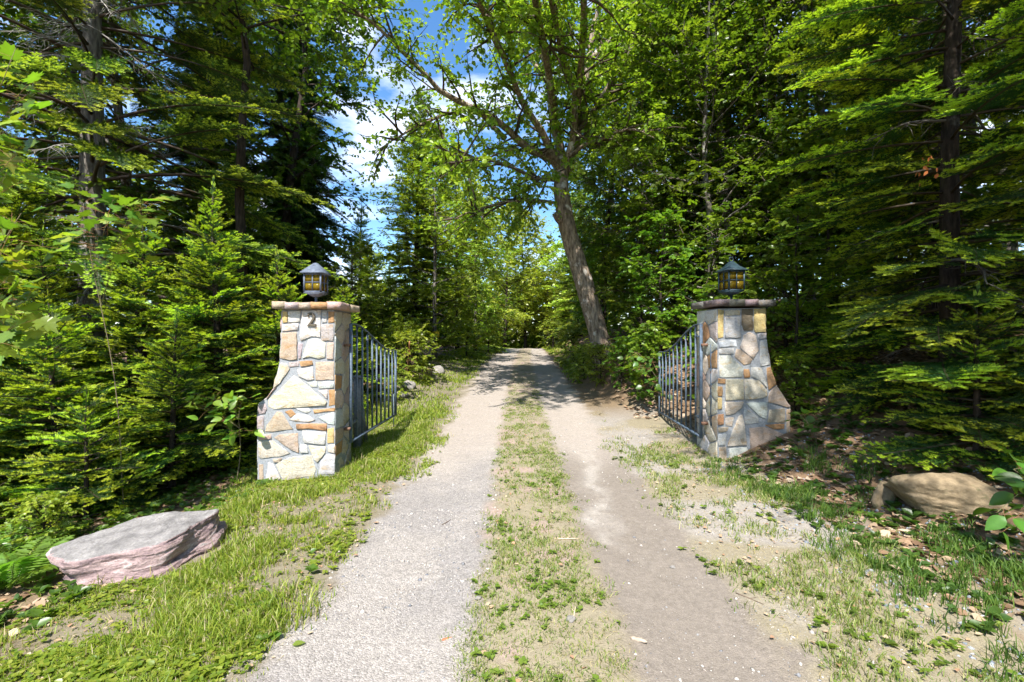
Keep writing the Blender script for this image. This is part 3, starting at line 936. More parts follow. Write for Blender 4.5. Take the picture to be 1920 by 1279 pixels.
# ------------------------------------------------------------------ vegetation builders
LEAF_V = np.array([(0, 0, 0), (-.34, .30, .07), (-.28, .62, .06), (0, .5, -.02), (.34, .30, .07), (.28, .62, .06), (0, 1, -.08)])
LEAF_T = np.array([(0, 3, 1), (1, 3, 2), (2, 3, 6), (0, 4, 3), (4, 5, 3), (5, 6, 3)])
KITE_V = np.array([(0, 0, 0), (-.36, .45, .06), (.36, .45, .06), (0, 1, -.04)])
KITE_T = np.array([(0, 3, 1), (0, 2, 3)])


def place_leaves(g, P, Dr, Nn, size, cols, tv=LEAF_V, tt=LEAF_T):
    """leaves at P with tip direction Dr, face normal about Nn"""
    Dr = norm(Dr); Xa = norm(np.cross(Dr, Nn)); Za = np.cross(Xa, Dr)
    s = np.asarray(size).reshape(-1, 1, 1)
    V = P[:, None] + s * (tv[None, :, :1] * Xa[:, None] + tv[None, :, 1:2] * Dr[:, None] + tv[None, :, 2:] * Za[:, None])
    k = len(tv)
    T = (tt[None] + (np.arange(len(P)) * k)[:, None, None]).reshape(-1, 3)
    g.add(V.reshape(-1, 3), T, np.repeat(cols, k, 0))


def sprays(g, O, D, Ls, nl, size, rng, palette, droop=.25, flat=.5, tv=LEAF_V, tt=LEAF_T, wood=None, wcol=(.12, .09, .06), new=.0, newcol=(.30, .34, .05)):
    """leafy twigs: origins O, directions D, lengths Ls, nl leaves each"""
    n = len(O); D = norm(D)
    U = np.tile([0, 0, 1.], (n, 1))
    S = norm(np.cross(D, U + (rng.random((n, 3)) - .5) * .5))
    t = (np.arange(nl) + .35) / nl
    t = np.clip(t[None] + (rng.random((n, nl)) - .5) * .6 / nl, 0.05, 1)
    pos = O[:, None] + D[:, None] * (Ls[:, None] * t)[..., None]
    pos[..., 2] -= droop * Ls[:, None] * t ** 2
    sd_ = np.where((np.arange(nl) % 2) == 0, 1., -1.)[None, :, None]
    rn = rng.normal(size=(n, nl, 3))
    dr = D[:, None] * .55 + S[:, None] * sd_ * .85 + rn * .22 + np.array([0, 0, -droop])
    nn = np.array([0, 0, 1.]) + rng.normal(size=(n, nl, 3)) * flat
    sz = size * (.65 + .7 * rng.random((n, nl)))
    pal = np.asarray(palette); k = rng.random((n, 1)) * .75 + rng.random((n, nl)) * .25
    kk = k[..., None] * (len(pal) - 1); i0 = np.clip(kk.astype(int), 0, len(pal) - 2); f = kk - i0
    c = pal[i0[..., 0]] * (1 - f) + pal[i0[..., 0] + 1] * f
    if new:
        m = (rng.random((n, nl)) < new)[..., None]
        c = np.where(m, np.array(newcol), c)
    place_leaves(g, pos.reshape(-1, 3), dr.reshape(-1, 3), nn.reshape(-1, 3), sz.ravel(), c.reshape(-1, 3), tv, tt)
    if wood is not None:
        E = O + D * Ls[:, None]; E[:, 2] -= droop * Ls
        Mid = O + D * Ls[:, None] * .5; Mid[:, 2] -= droop * Ls * .25
        w = .0035 + .004 * Ls[:, None]
        V = np.stack([O - S * w, O + S * w, Mid - S * w * .6, Mid + S * w * .6, E], 1)
        T = np.array([(0, 1, 3), (0, 3, 2), (2, 3, 4)])
        wood.add(V.reshape(-1, 3), (T[None] + (np.arange(n) * 5)[:, None, None]).reshape(-1, 3), wcol)


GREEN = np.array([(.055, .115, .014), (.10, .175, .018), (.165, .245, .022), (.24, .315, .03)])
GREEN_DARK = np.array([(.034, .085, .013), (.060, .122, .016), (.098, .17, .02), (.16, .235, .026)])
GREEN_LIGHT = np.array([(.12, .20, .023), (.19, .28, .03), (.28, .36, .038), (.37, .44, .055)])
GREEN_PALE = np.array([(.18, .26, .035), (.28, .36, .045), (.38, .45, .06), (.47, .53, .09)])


def grow_limb(rng, p0, d0, L, n=6, wander=.25, up=.1):
    P = [np.array(p0, float)]; d_ = np.array(d0, float); d_ /= np.linalg.norm(d_)
    for k in range(n):
        d_ = d_ + rng.normal(size=3) * wander * .5 + np.array([0, 0, up]) / n
        d_ /= np.linalg.norm(d_)
        P.append(P[-1] + d_ * L / n)
    return np.array(P)


def broadleaf(seed, H, R, z0, trunk_r, nlimb, leaf, nspray, nl, palette, lean=(0, 0), bark=(0, 0, 0), tv=LEAF_V, tt=LEAF_T, spread=.55, droop=.25, shape='oval', up=.5):
    """trunk and crown meshes of a broad-leaved tree"""
    rng = np.random.default_rng(seed)
    n = 10
    zz = np.linspace(0, 1, n)
    w = np.cumsum(rng.normal(size=(n, 2)) * .010 * H, 0) * zz[:, None]
    P = np.c_[w[:, 0] + lean[0] * zz * H, w[:, 1] + lean[1] * zz * H, zz * H * .96 - .25 * (zz == 0)]
    Rr = trunk_r * (1 - zz) ** .8 + .012; Rr[0] *= 1.35
    tg = Geo(); V, T = tube(P, Rr, 9, .15, rng); tg.add(V, T, (.5, .5, .5))
    cg = Geo(); wg = Geo()
    O = []; D = []; L = []
    for k in range(nlimb):
        s = z0 + (1 - z0) * (k + rng.random()) / nlimb * .97
        base = np.array([np.interp(s, zz, P[:, j]) for j in range(3)])
        q = (s - z0) / (1 - z0)
        prof = {'oval': math.sin(math.pi * (.18 + .78 * q)) ** .7, 'cone': 1.05 - q, 'vase': .45 + .75 * q * (1.25 - q)}[shape]
        ln = R * prof * rng.uniform(.75, 1.15)
        a = k * 2.399 + rng.normal() * .4
        el = up * (.25 + q) + rng.normal() * .15
        dirn = np.array([math.cos(a) * math.cos(el), math.sin(a) * math.cos(el), math.sin(el)])
        Lp = grow_limb(rng, base, dirn, ln, 6, .22, .15)
        r0 = max(.012, .42 * np.interp(s, zz, Rr))
        V, T = tube(Lp, r0 * (1 - np.linspace(0, .9, 7)), 5); tg.add(V, T, (.5, .5, .5))
        m = max(3, int(nspray / nlimb * (.5 + prof * .6)))
        ts = rng.random(m) ** .7 * .8 + .2
        for t in ts:
            p = np.array([np.interp(t * 6, range(7), Lp[:, j]) for j in range(3)])
            ax = Lp[-1] - Lp[0]; ax = ax / np.linalg.norm(ax)
            dv_ = ax * .6 + rng.normal(size=3) * np.array([1, 1, .55]) * spread * 1.3
            dv_ /= np.linalg.norm(dv_)
            sub = ln * rng.uniform(.10, .34)
            O.append(p + dv_ * sub * rng.random() * .9); D.append(dv_); L.append(max(.22, sub))
            if rng.random() < .35:
                V, T = tube([p, p + dv_ * sub * .5, p + dv_ * sub], [r0 * .3 + .003, r0 * .2 + .002, .002], 3, cap=False); wg.add(V, T, (.10, .08, .06))
    O = np.array(O); D = np.array(D); L = np.array(L)
    sprays(cg, O, D, L, nl, leaf, rng, palette, droop=droop, flat=.5, tv=tv, tt=tt, wood=wg)
    return tg.mesh('trunk', True), cg.mesh('crown'), wg.mesh('twigs')


def put_tree(name, meshes, loc, label, cat, group, mat_bark, rz=0, sc=1.0, leafmat=None):
    root = empty(name, (loc[0], loc[1], gz(loc[0], loc[1]) if len(loc) == 2 else loc[2]), label, cat, group, rz)
    root.scale = (sc, sc, sc) if not isinstance(sc, tuple) else sc
    t = bpy.data.objects.new('trunk', meshes[0]); COL.objects.link(t); t.parent = root
    if not meshes[0].materials: meshes[0].materials.append(mat_bark)
    c = link('crown', meshes[1], leafmat or M['leaf'], root); c['kind'] = 'stuff'
    w = link('twigs', meshes[2], M['twig'], c); w['kind'] = 'stuff'
    return root


# ---------------------------------------------- conifer branches
def needle_rows(g, P0, D, L, tip, rng, spacing, nlen, nwid, old, newc, new_len, rows=3):
    """needles on straight twigs"""
    cnt = np.maximum(2, np.ceil(L / spacing).astype(int))
    idx = np.repeat(np.arange(len(L)), cnt)
    k = np.concatenate([np.arange(c_) for c_ in cnt])
    for r_ in range(rows):
        t = (k + rng.random(len(k))) / cnt[idx]
        d_ = D[idx]; U = np.tile([0, 0, 1.], (len(idx), 1))
        S = norm(np.cross(d_, U)); Uw = np.cross(S, d_)
        s = {0: 1., 1: -1., 2: rng.choice([-.35, .35], len(idx))}[r_]
        s = np.broadcast_to(np.asarray(s, float), (len(idx),))[:, None]
        up = (.22 if r_ < 2 else .8) + rng.normal(size=(len(idx), 1)) * .16
        nd = norm(d_ * (.55 + .2 * rng.random((len(idx), 1))) + S * s * .85 + Uw * up)
        base = P0[idx] + d_ * (L[idx] * t)[:, None]
        rem = L[idx] * (1 - t)
        isnew = (rem < new_len[idx]) & tip[idx]
        ln = nlen * (.75 + .4 * rng.random(len(idx))) * np.where(isnew, .95, 1)
        wv = norm(d_ + S * rng.normal(size=(len(idx), 1)) * .2) * (nwid * .5 * np.where(isnew, 1.45, 1))[:, None]
        V = np.stack([base - wv, base + wv, base + nd * ln[:, None] + wv * .3, ], 1)
        c = np.where(isnew[:, None], newc * (.75 + .5 * rng.random((len(idx), 1))), old * (.65 + .7 * rng.random((len(idx), 1))))
        m = len(idx)
        g.add(V.reshape(-1, 3), np.arange(m * 3).reshape(-1, 3), np.repeat(c, 3, 0))


def fir_branch(seed, L, arch=.0, tipup=.12, spacing=.0075, nlen=.025, nwid=.0065, old=(.046, .108, .021), newc=(.42, .52, .04), newl=.056, lat_gap=.058, lat_k=.46, bare=.12, droop2=.0, wcol=(.09, .065, .045), keep=1.0, lat_max=.50):
    """one flat fir bough along +x"""
    rng = np.random.default_rng(seed)
    old = np.array(old); newc = np.array(newc)
    P0 = []; D = []; LL = []; NL = []
    zc = lambda x_: tipup * x_ - arch * x_ * x_ / L
    yc = lambda x_, a=rng.normal() * .06: a * x_ * x_ / L
    g = Geo()
    xs = np.linspace(0, L, 9)
    main = np.stack([xs, yc(xs), zc(xs)], 1)
    V, T = tube(main, .0035 + .0085 * L * (1 - xs / L), 4); g.add(V, T, wcol)

    def twig(p, d_, l, new):
        P0.append(p); D.append(d_); LL.append(l); NL.append(new)
    for a, b in zip(main[:-1], main[1:]):
        l = np.linalg.norm(b - a)
        if a[0] > L * bare * 1.2: twig(a, (b - a) / l, l, newl if b is main[-1] or b[0] >= L - 1e-6 else 0)
    x_ = L * bare; side = 1
    while x_ < L - .03:
        x_ += lat_gap * rng.uniform(.6, 1.3) * .5; side = -side
        if x_ > L - .02: break
        if rng.random() > keep: continue
        q = x_ / L
        ll = (lat_k * (L - x_) + .05) * rng.uniform(.6, 1.15)
        ll = min(ll, .62 * L * (.35 + q), lat_max * rng.uniform(.7, 1.15))
        ang = math.radians(rng.uniform(42, 62))
        p = np.array([x_, yc(x_), zc(x_)])
        slope = tipup - 2 * arch * x_ / L
        dd_ = np.array([math.cos(ang), side * math.sin(ang), slope * math.cos(ang) + rng.normal() * .13 - droop2]); dd_ /= np.linalg.norm(dd_)
        fresh = rng.choice([.12, .8, 1.5], p=[.3, .35, .35]); twig(p, dd_, ll, newl * rng.uniform(.8, 1.3) * fresh)
        if ll > .12:
            E = p + dd_ * ll; w = .0016 + .003 * ll
            sdv = np.cross(dd_, (0, 0, 1.)) * w
            g.add(np.array([p - sdv, p + sdv, E]), np.array([(0, 1, 2)]), wcol)
        # secondary twigs
        y_ = .05 + .03 * rng.random(); s2 = 1
        while y_ < ll - .035:
            s2 = -s2
            l2 = (.42 * (ll - y_) + .025) * rng.uniform(.55, 1.15)
            a2 = math.radians(rng.uniform(40, 58)) * s2
            h = np.array([dd_[0] * math.cos(a2) - dd_[1] * math.sin(a2), dd_[0] * math.sin(a2) + dd_[1] * math.cos(a2), dd_[2] + rng.normal() * .08]); h /= np.linalg.norm(h)
            twig(p + dd_ * y_, h, l2, newl * rng.uniform(.6, 1.2) * fresh * (1 if y_ > .35 * ll else .3))
            y_ += .034 * rng.uniform(.7, 1.3)
    P0 = np.array(P0); D = np.array(D); LL = np.array(LL); NL = np.array(NL)
    needle_rows(g, P0, D, LL, NL > 0, rng, spacing, nlen, nwid, old, newc, NL)
    return g.mesh('branch')


def dead_branch(seed, L, col=(.30, .28, .25)):
    rng = np.random.default_rng(seed)
    g = Geo()
    main = grow_limb(rng, (0, 0, 0), (1, 0, -.15), L, 8, .12, -.25)
    V, T = tube(main, np.linspace(.018, .004, 9), 5); g.add(V, T, col)
    for k in range(int(14 * L)):
        t = rng.uniform(.15, 1) * 8
        p = np.array([np.interp(t, range(9), main[:, j]) for j in range(3)])
        s = rng.choice([-1, 1])
        q = grow_limb(rng, p, (.6, s * .8, -.35 + rng.normal() * .3), L * rng.uniform(.08, .3), 4, .35, -.5)
        V, T = tube(q, np.linspace(.006, .0015, 5), 3, cap=False); g.add(V, T, np.array(col) * rng.uniform(.6, 1.25))
    return g.mesh('dead_branch')


def conifer(name, loc, H, R, protos, label, group, seed, trunk_r, z0=.04, whorl=.30, per=7, bark='bark_dark', el_lo=-.12, el_hi=.75, power=.85, maxz=None, rz=None, cat='fir tree', asym=None, thin=1.0, dead=None, dead_n=0, dead_z=(0, .3)):
    rng = np.random.default_rng(seed)
    base = gz(*loc)
    root = empty(name, (loc[0], loc[1], base), label, cat, group, rng.random() * 6.28 if rz is None else rz)
    n = 12; zz = np.linspace(0, 1, n)
    P = np.c_[np.cumsum(rng.normal(size=n)) * .004 * H * zz, np.cumsum(rng.normal(size=n)) * .004 * H * zz, zz * H - .2 * (zz == 0)]
    Rr = trunk_r * (1 - zz) ** .9 + .006; Rr[0] *= 1.3
    g = Geo(); V, T = tube(P, Rr, 10, .12, rng); g.add(V, T, (.5, .5, .5))
    link('trunk', g.mesh('trunk', True), M[bark], root)
    keys = sorted(protos)
    z = z0 * H; top = H if maxz is None else min(H, maxz)
    cnt = 0
    while z < top - .05 and cnt < 296:
        q = (z - z0 * H) / (H * (1 - z0))
        a0 = rng.random() * 6.28
        m = max(4, int(round(per * (1 - .35 * q))))
        for k in range(m):
            if rng.random() > thin: continue
            ln = R * (1 - q) ** power * rng.uniform(.72, 1.12) + .10
            az = a0 + k * 6.283 / m + rng.normal() * .18
            if asym is not None: ln *= asym(az + root.rotation_euler[2], z)
            if ln < .08: continue
            key = min(keys, key=lambda kk: abs(math.log(kk / ln)))
            me = protos[key][rng.integers(len(protos[key]))]
            o = bpy.data.objects.new('branch', me); COL.objects.link(o); o.parent = root
            if not me.materials: me.materials.append(M['conifer'])
            zj = z + rng.normal() * whorl * .22
            s = ln / key
            o.location = (float(np.interp(zj / H, zz, P[:, 0])), float(np.interp(zj / H, zz, P[:, 1])), zj)
            o.rotation_euler = (rng.normal() * .14, -(el_lo + (el_hi - el_lo) * q ** 1.3 + rng.normal() * .09), az)
            o.scale = (s, s * rng.choice([-1, 1]) * rng.uniform(.85, 1.15), s)
            cnt += 1
        z += whorl * (1 - .35 * q) * rng.uniform(.75, 1.2)
    if maxz is None:
        o = bpy.data.objects.new('leader', protos[keys[0]][0]); COL.objects.link(o); o.parent = root
        s = .28 / keys[0]; o.location = (P[-1][0], P[-1][1], H - .1); o.rotation_euler = (0, -1.5, 0); o.scale = (s * 1.2, s * .35, s * .35)
    for k in range(dead_n):
        me = dead[rng.integers(len(dead))]
        if not me.materials: me.materials.append(M['twig'])
        o = bpy.data.objects.new('dead_branch', me); COL.objects.link(o); o.parent = root
        zj = H * rng.uniform(*dead_z)
        s = rng.uniform(.6, 1.2)
        o.location = (float(np.interp(zj / H, zz, P[:, 0])), float(np.interp(zj / H, zz, P[:, 1])), zj)
        o.rotation_euler = (rng.normal() * .3, rng.uniform(-.1, .5), rng.random() * 6.28); o.scale = (s, s, s)
    return root


# bough shapes shared by all the firs
FIR = {.35: [fir_branch(11, .35), fir_branch(12, .35)],
       .7: [fir_branch(13, .7), fir_branch(14, .7, .05), fir_branch(15, .7, .1, .2)],
       1.2: [fir_branch(16, 1.2, .08), fir_branch(17, 1.2, .16, .2), fir_branch(18, 1.2, .05, .1)],
       2.0: [fir_branch(19, 2.0, .16, .18, lat_k=.36), fir_branch(20, 2.0, .1, .1, lat_k=.36), fir_branch(21, 2.0, .2, .25, lat_k=.34)]}
OLD = dict(old=(.072, .135, .036), newc=(.39, .47, .06), newl=.06)
OLDFIR = {.7: [fir_branch(31, .7, .1, .1, bare=.2, **OLD), fir_branch(32, .7, .15, .0, bare=.2, **OLD)],
          1.6: [fir_branch(33, 1.6, .3, .15, bare=.3, lat_k=.4, keep=.95, **OLD), fir_branch(34, 1.6, .35, .1, bare=.35, lat_k=.4, keep=.9, **OLD)],
          3.2: [fir_branch(35, 3.2, .30, .20, bare=.45, lat_k=.40, lat_max=.62, spacing=.009, nwid=.008, **OLD), fir_branch(36, 3.2, .42, .22, bare=.52, lat_k=.42, lat_max=.66, spacing=.009, nwid=.008, **OLD),
                fir_branch(37, 3.2, .25, .08, bare=.40, lat_k=.40, lat_max=.55, spacing=.009, nwid=.008, keep=.8, **OLD)]}
FIRR = {.7: FIR[.7], 1.2: [fir_branch(24, 1.2, .10, .15, bare=.25, lat_k=.52), fir_branch(25, 1.2, .14, .1, bare=.3, lat_k=.5)],
        2.0: [fir_branch(26, 2.0, .20, .16, bare=.32, lat_k=.50, lat_max=.55, newl=.085), fir_branch(27, 2.0, .14, .08, bare=.28, lat_k=.48, lat_max=.5, newl=.085), fir_branch(28, 2.0, .26, .2, bare=.38, lat_k=.55, lat_max=.6, newl=.085)]}
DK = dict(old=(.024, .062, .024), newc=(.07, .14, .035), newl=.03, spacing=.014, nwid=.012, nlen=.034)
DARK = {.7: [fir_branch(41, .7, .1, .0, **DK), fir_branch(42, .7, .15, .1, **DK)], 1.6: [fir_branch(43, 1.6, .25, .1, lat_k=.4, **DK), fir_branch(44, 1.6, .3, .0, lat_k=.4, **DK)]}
MD = dict(old=(.095, .17, .033), newc=(.34, .42, .045), newl=.06, spacing=.013, nwid=.011, nlen=.032)
MIDC = {.7: [fir_branch(45, .7, .1, .1, **MD), fir_branch(46, .7, .05, .1, **MD)], 1.6: [fir_branch(47, 1.6, .2, .1, lat_k=.4, **MD), fir_branch(48, 1.6, .25, .1, lat_k=.4, **MD)]}
DEADD = [dead_branch(55, 1.2, (.13, .11, .095)), dead_branch(56, 1.2, (.15, .13, .11))]
DEAD = [dead_branch(51, 1.6), dead_branch(52, 1.6), dead_branch(53, 2.2)]

# ------------------------------------------------------------------ conifers
GF = 'young firs crowding the left verge'
for k, (x_, y_, H, R, lab) in enumerate((
        (-4.30, 6.65, 3.95, 1.35, 'young fir with tall bare leader, tallest right of the maple sapling, left of the pillar'),
        (-5.35, 6.60, 3.70, 1.35, 'young fir directly under the big maple leaf clump, left of the tallest young fir'),
        (-6.35, 6.10, 3.3, 1.3, 'dark young fir near the left photo edge behind the hanging maple leaves'),
        (-3.55, 6.95, 2.9, 1.1, 'young fir touching the left pillar, nearest to its lantern'),
        (-4.15, 5.55, 2.0, 1.05, 'low bushy fir left of the pillar, behind the light green leaf sprig'),
        (-5.15, 5.15, 2.3, 1.2, 'wide young fir directly behind the pink flat boulder'),
        (-4.35, 4.65, 1.15, .85, 'smallest low fir between the pink boulder and the left pillar'),
        (-6.3, 4.6, 2.7, 1.25, 'shaded young fir at the left photo edge above the fern'),
        (-7.7, 7.0, 5.0, 1.7, 'tall thin young fir far left below the old conifer trunk'),
        (-3.3, 8.9, 2.4, 1.0, 'young fir seen through the bars of the left gate'))):
    conifer('young_fir', (x_, y_), H, R, FIR, lab, GF, 100 + k, .018 * H, z0=.03, whorl=.20, per=8, el_lo=-.10, el_hi=.62)

# old conifer whose boughs hang over the left side
conifer('old_conifer', (-8.0, 8.7), 17, 4.7, OLDFIR, 'old conifer with thick grey trunk and drooping boughs, upper left', None, 200, .25, z0=.15, whorl=.46, per=7, thin=.85, bark='bark_grey', el_lo=-.10, el_hi=.5,
        power=.6, cat='conifer', dead=DEAD, dead_n=60, dead_z=(.12, .6))
conifer('old_conifer', (-12.5, 8.0), 15, 4.2, OLDFIR, 'old conifer at the far upper left edge of the photo', None, 201, .3, z0=.12, whorl=.45, per=8, bark='bark_dark', el_lo=-.2, el_hi=.5,
        power=.75, cat='conifer', dead=DEAD, dead_n=20, dead_z=(.05, .4))
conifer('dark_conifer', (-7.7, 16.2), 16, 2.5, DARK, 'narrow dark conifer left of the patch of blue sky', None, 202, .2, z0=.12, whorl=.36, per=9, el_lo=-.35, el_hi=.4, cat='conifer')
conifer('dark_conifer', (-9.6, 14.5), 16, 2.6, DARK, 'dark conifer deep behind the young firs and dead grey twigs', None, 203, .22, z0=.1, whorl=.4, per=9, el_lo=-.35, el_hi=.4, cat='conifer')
conifer('small_spruce', (-6.05, 18.2), 6.4, 1.7, MIDC, 'small pointed spruce against the sky right of the left lantern', None, 204, .09, z0=.04, whorl=.34, per=8, cat='spruce')
conifer('cedar', (-3.75, 17.4), 10.2, 1.75, MIDC, 'tall feathery cedar behind the tree with the yellow sign', None, 205, .13, z0=.08, whorl=.34, per=8, el_lo=-.1, el_hi=.7, power=.6, cat='cedar')
conifer('cedar', (-4.2, 12.4), 3.6, 1.2, MIDC, 'low dark evergreen beyond the left gate leaf', None, 206, .06, z0=.04, whorl=.3, per=8, cat='cedar')
conifer('spruce', (-6.2, 23), 4.4, 1.7, MIDC, 'rounded spruce behind the small pointed spruce', None, 207, .1, z0=.04, whorl=.4, per=8, cat='spruce')
conifer('spruce', (4.0, 27), 9, 2.2, MIDC, 'evergreen beside the far bend of the driveway, right', None, 208, .13, z0=.05, whorl=.42, per=8, cat='spruce')
# firs on the right
conifer('shaded_fir', (5.05, 5.25), 11, 2.15, FIRR, 'tall shaded fir with bright tips hanging beside the right pillar', None, 210, .10, z0=.02, whorl=.37, per=7, el_lo=-.22, el_hi=.5,
        power=.55, cat='fir tree', dead=DEADD, dead_n=10, dead_z=(.05, .5), asym=lambda a, z: .6 if (math.cos(a - 2.75) > .75 and z < 2.2) else 1.0)
conifer('shaded_fir', (6.6, 7.0), 12, 2.1, FIRR, 'tall shaded fir behind the right fir, seen between its boughs', None, 211, .11, z0=.06, whorl=.48, per=7, el_lo=-.2, el_hi=.5,
        power=.55, cat='fir tree', dead=DEADD, dead_n=14, dead_z=(.05, .5))
conifer('shaded_fir', (5.6, 3.3), 8.5, 1.8, FIRR, 'fir at the right photo edge above the tan boulder', None, 212, .09, z0=.08, whorl=.45, per=6, el_lo=-.16, el_hi=.5,
        power=.55, cat='fir tree', dead=DEADD, dead_n=6, dead_z=(.03, .3))

conifer('low_fir', (4.35, 4.25), 1.35, .95, FIR, 'low bushy fir with boughs hanging over the tan boulder', None, 213, .03, z0=.06, whorl=.2, per=8, el_lo=-.25, el_hi=.5, cat='fir tree')

# ------------------------------------------------------------------ leaning tree over the driveway
rng = np.random.default_rng(77)
YT = 12.5
tb = at(1131, 672, YT); tb.z = gz(tb.x, tb.y)
root = empty('leaning_tree', tb, 'big tree with leaning brown trunk forking over the driveway', 'tree')
loc = lambda px, py, dy=0.0: np.array(at(px, py, YT + dy)) - np.array(tb)
tg = Geo()
trunk = smooth_path([loc(1136, 690), loc(1128, 650), loc(1112, 590), loc(1092, 520), loc(1070, 450), loc(1058, 400), loc(1052, 345), loc(1055, 315)], 26)
trunk[0][2] = -.35
rt = np.interp(np.linspace(0, 1, 26), [0, .06, .2, .5, .75, .9, 1], [.42, .33, .265, .24, .225, .19, .18])
V, T = tube(trunk, rt, 16, .10, rng); tg.add(V, T, (.5, .5, .5))
link('trunk', tg.mesh('trunk', True), M['bark_brown'], root)
# broken stub at the change of bark
g = Geo(); V, T = tube([loc(1056, 415, -.05), loc(1046, 408, -.12), loc(1041, 402, -.2)], [.16, .12, .09], 8, .2, rng); g.add(V, T, (.5, .5, .5)); link('stub', g.mesh('stub', True), M['bark_brown'], root)
LIMBS = [  # pixel paths with depth offsets, base radius
    ([(1054, 330, 0), (1030, 300, -.1), (980, 280, -.4), (930, 240, -.8), (880, 212, -1.2), (820, 180, -1.7), (760, 120, -2.3), (700, 60, -2.9), (640, 20, -3.3)], .14),
    ([(950, 262, -.6), (900, 214, -.7), (860, 212, -.9), (800, 240, -1.2), (745, 268, -1.6), (710, 300, -1.9)], .07),
    ([(1052, 325, 0), (1020, 260, -.5), (985, 190, -1.1), (950, 110, -1.8), (925, 30, -2.4), (905, -60, -3.0)], .12),
    ([(1055, 320, 0), (1043, 250, .1), (1030, 160, 0), (1012, 80, -.1), (990, 10, -.2), (960, -90, -.3), (930, -200, -.4)], .15),
    ([(1060, 320, 0), (1078, 260, .2), (1090, 190, .3), (1104, 110, .4), (1122, 30, .6), (1150, -80, .8), (1170, -200, 1)], .15),
    ([(1060, 310, 0), (1072, 230, -.4), (1066, 150, -.9), (1046, 60, -1.4), (1040, -40, -1.8), (1050, -160, -2.2)], .11),
    ([(1080, 260, .2), (1120, 190, -.3), (1165, 120, -.9), (1215, 50, -1.5), (1260, -40, -2.0)], .08),
    ([(1030, 160, 0), (1000, 120, .8), (960, 60, 1.6), (900, 0, 2.4), (860, -80, 3)], .08),
    ([(1104, 110, .4), (1160, 60, 1.2), (1230, 0, 2.0), (1290, -60, 2.6)], .08),
    ([(1058, 380, 0), (1000, 372, -.5), (940, 380, -1.0), (880, 400, -1.5), (850, 425, -1.9)], .05),
    ([(1054, 335, 0), (1010, 330, -1.0), (960, 310, -2.2), (900, 300, -3.2), (850, 320, -3.9)], .07),
    ([(1040, 220, -.3), (1010, 60, -2.4), (960, -200, -5.0), (880, -500, -7.0), (790, -850, -8.5)], .10),  # this and the three below: limbs reaching out of view, added to shade the driveway
    ([(1080, 230, .1), (1090, 60, -2.2), (1090, -200, -5.0), (1080, -500, -7.0), (1060, -850, -8.4)], .10),
    ([(1066, 150, -.9), (1030, -60, -3.4), (1000, -340, -5.8), (960, -700, -7.6)], .08),
    ([(950, 110, -1.8), (900, -20, -3.4), (840, -220, -4.8), (780, -420, -5.8)], .08),
    ([(1062, 300, 0), (1110, 270, -1.0), (1160, 250, -2.0), (1220, 260, -2.8)], .06),
]
cg = Geo(); wg = Geo(); O = []; D = []; Ls = []
for pts, r0 in LIMBS:
    P = smooth_path([loc(*p) for p in pts], 18)
    P = P + np.cumsum(rng.normal(size=P.shape) * .02, 0)
    V, T = tube(P, r0 * (1 - np.linspace(0, 1, 18) ** .9 * .85), 8, .1, rng)
    lg = Geo(); lg.add(V, T, (.5, .5, .5)); link('limb', lg.mesh('limb', True), M['bark_brown'], root)
    Lt = np.linalg.norm(P[-1] - P[0])
    for k in range(int(9 + Lt * (9 if pts[-1][2] < -5 else 5.2))):  # extra leaves on the added limbs to deepen the driveway shade
        t = rng.uniform(.12, 1) * 17
        p = np.array([np.interp(t, range(18), P[:, j]) for j in range(3)])
        ax = P[min(17, int(t) + 1)] - P[max(0, int(t) - 1)]; ax = ax / np.linalg.norm(ax)
        dv_ = ax * .5 + rng.normal(size=3) * np.array([.8, .8, .45]); dv_ /= np.linalg.norm(dv_)
        sl = rng.uniform(.5, 1.9) * (1.15 - .5 * t / 17)
        sub = grow_limb(rng, p, dv_, sl, 5, .3, .1)
        V, T = tube(sub, np.linspace(.022 * sl + .004, .004, 6), 4, cap=False); wg.add(V, T, (.085, .062, .045))
        for q in range(int(2 + sl * 4.2)):
            u = rng.uniform(.25, 1) * 5
            pp = np.array([np.interp(u, range(6), sub[:, j]) for j in range(3)])
            d2 = dv_ * .5 + rng.normal(size=3) * np.array([.8, .8, .4])
            O.append(pp); D.append(d2); Ls.append(rng.uniform(.25, .6))
O = np.array(O); D = np.array(D); Ls = np.array(Ls)
sprays(cg, O, D, Ls, 9, .10, rng, GREEN_LIGHT, droop=.45, flat=.55, wood=wg, wcol=(.085, .062, .045))
oc = link('crown', cg.mesh('crown'), M['leaf'], root); oc['kind'] = 'stuff'
o = link('twigs', wg.mesh('twigs'), M['twig'], oc); o['kind'] = 'stuff'
print('leaning tree leaves', len(O) * 9)

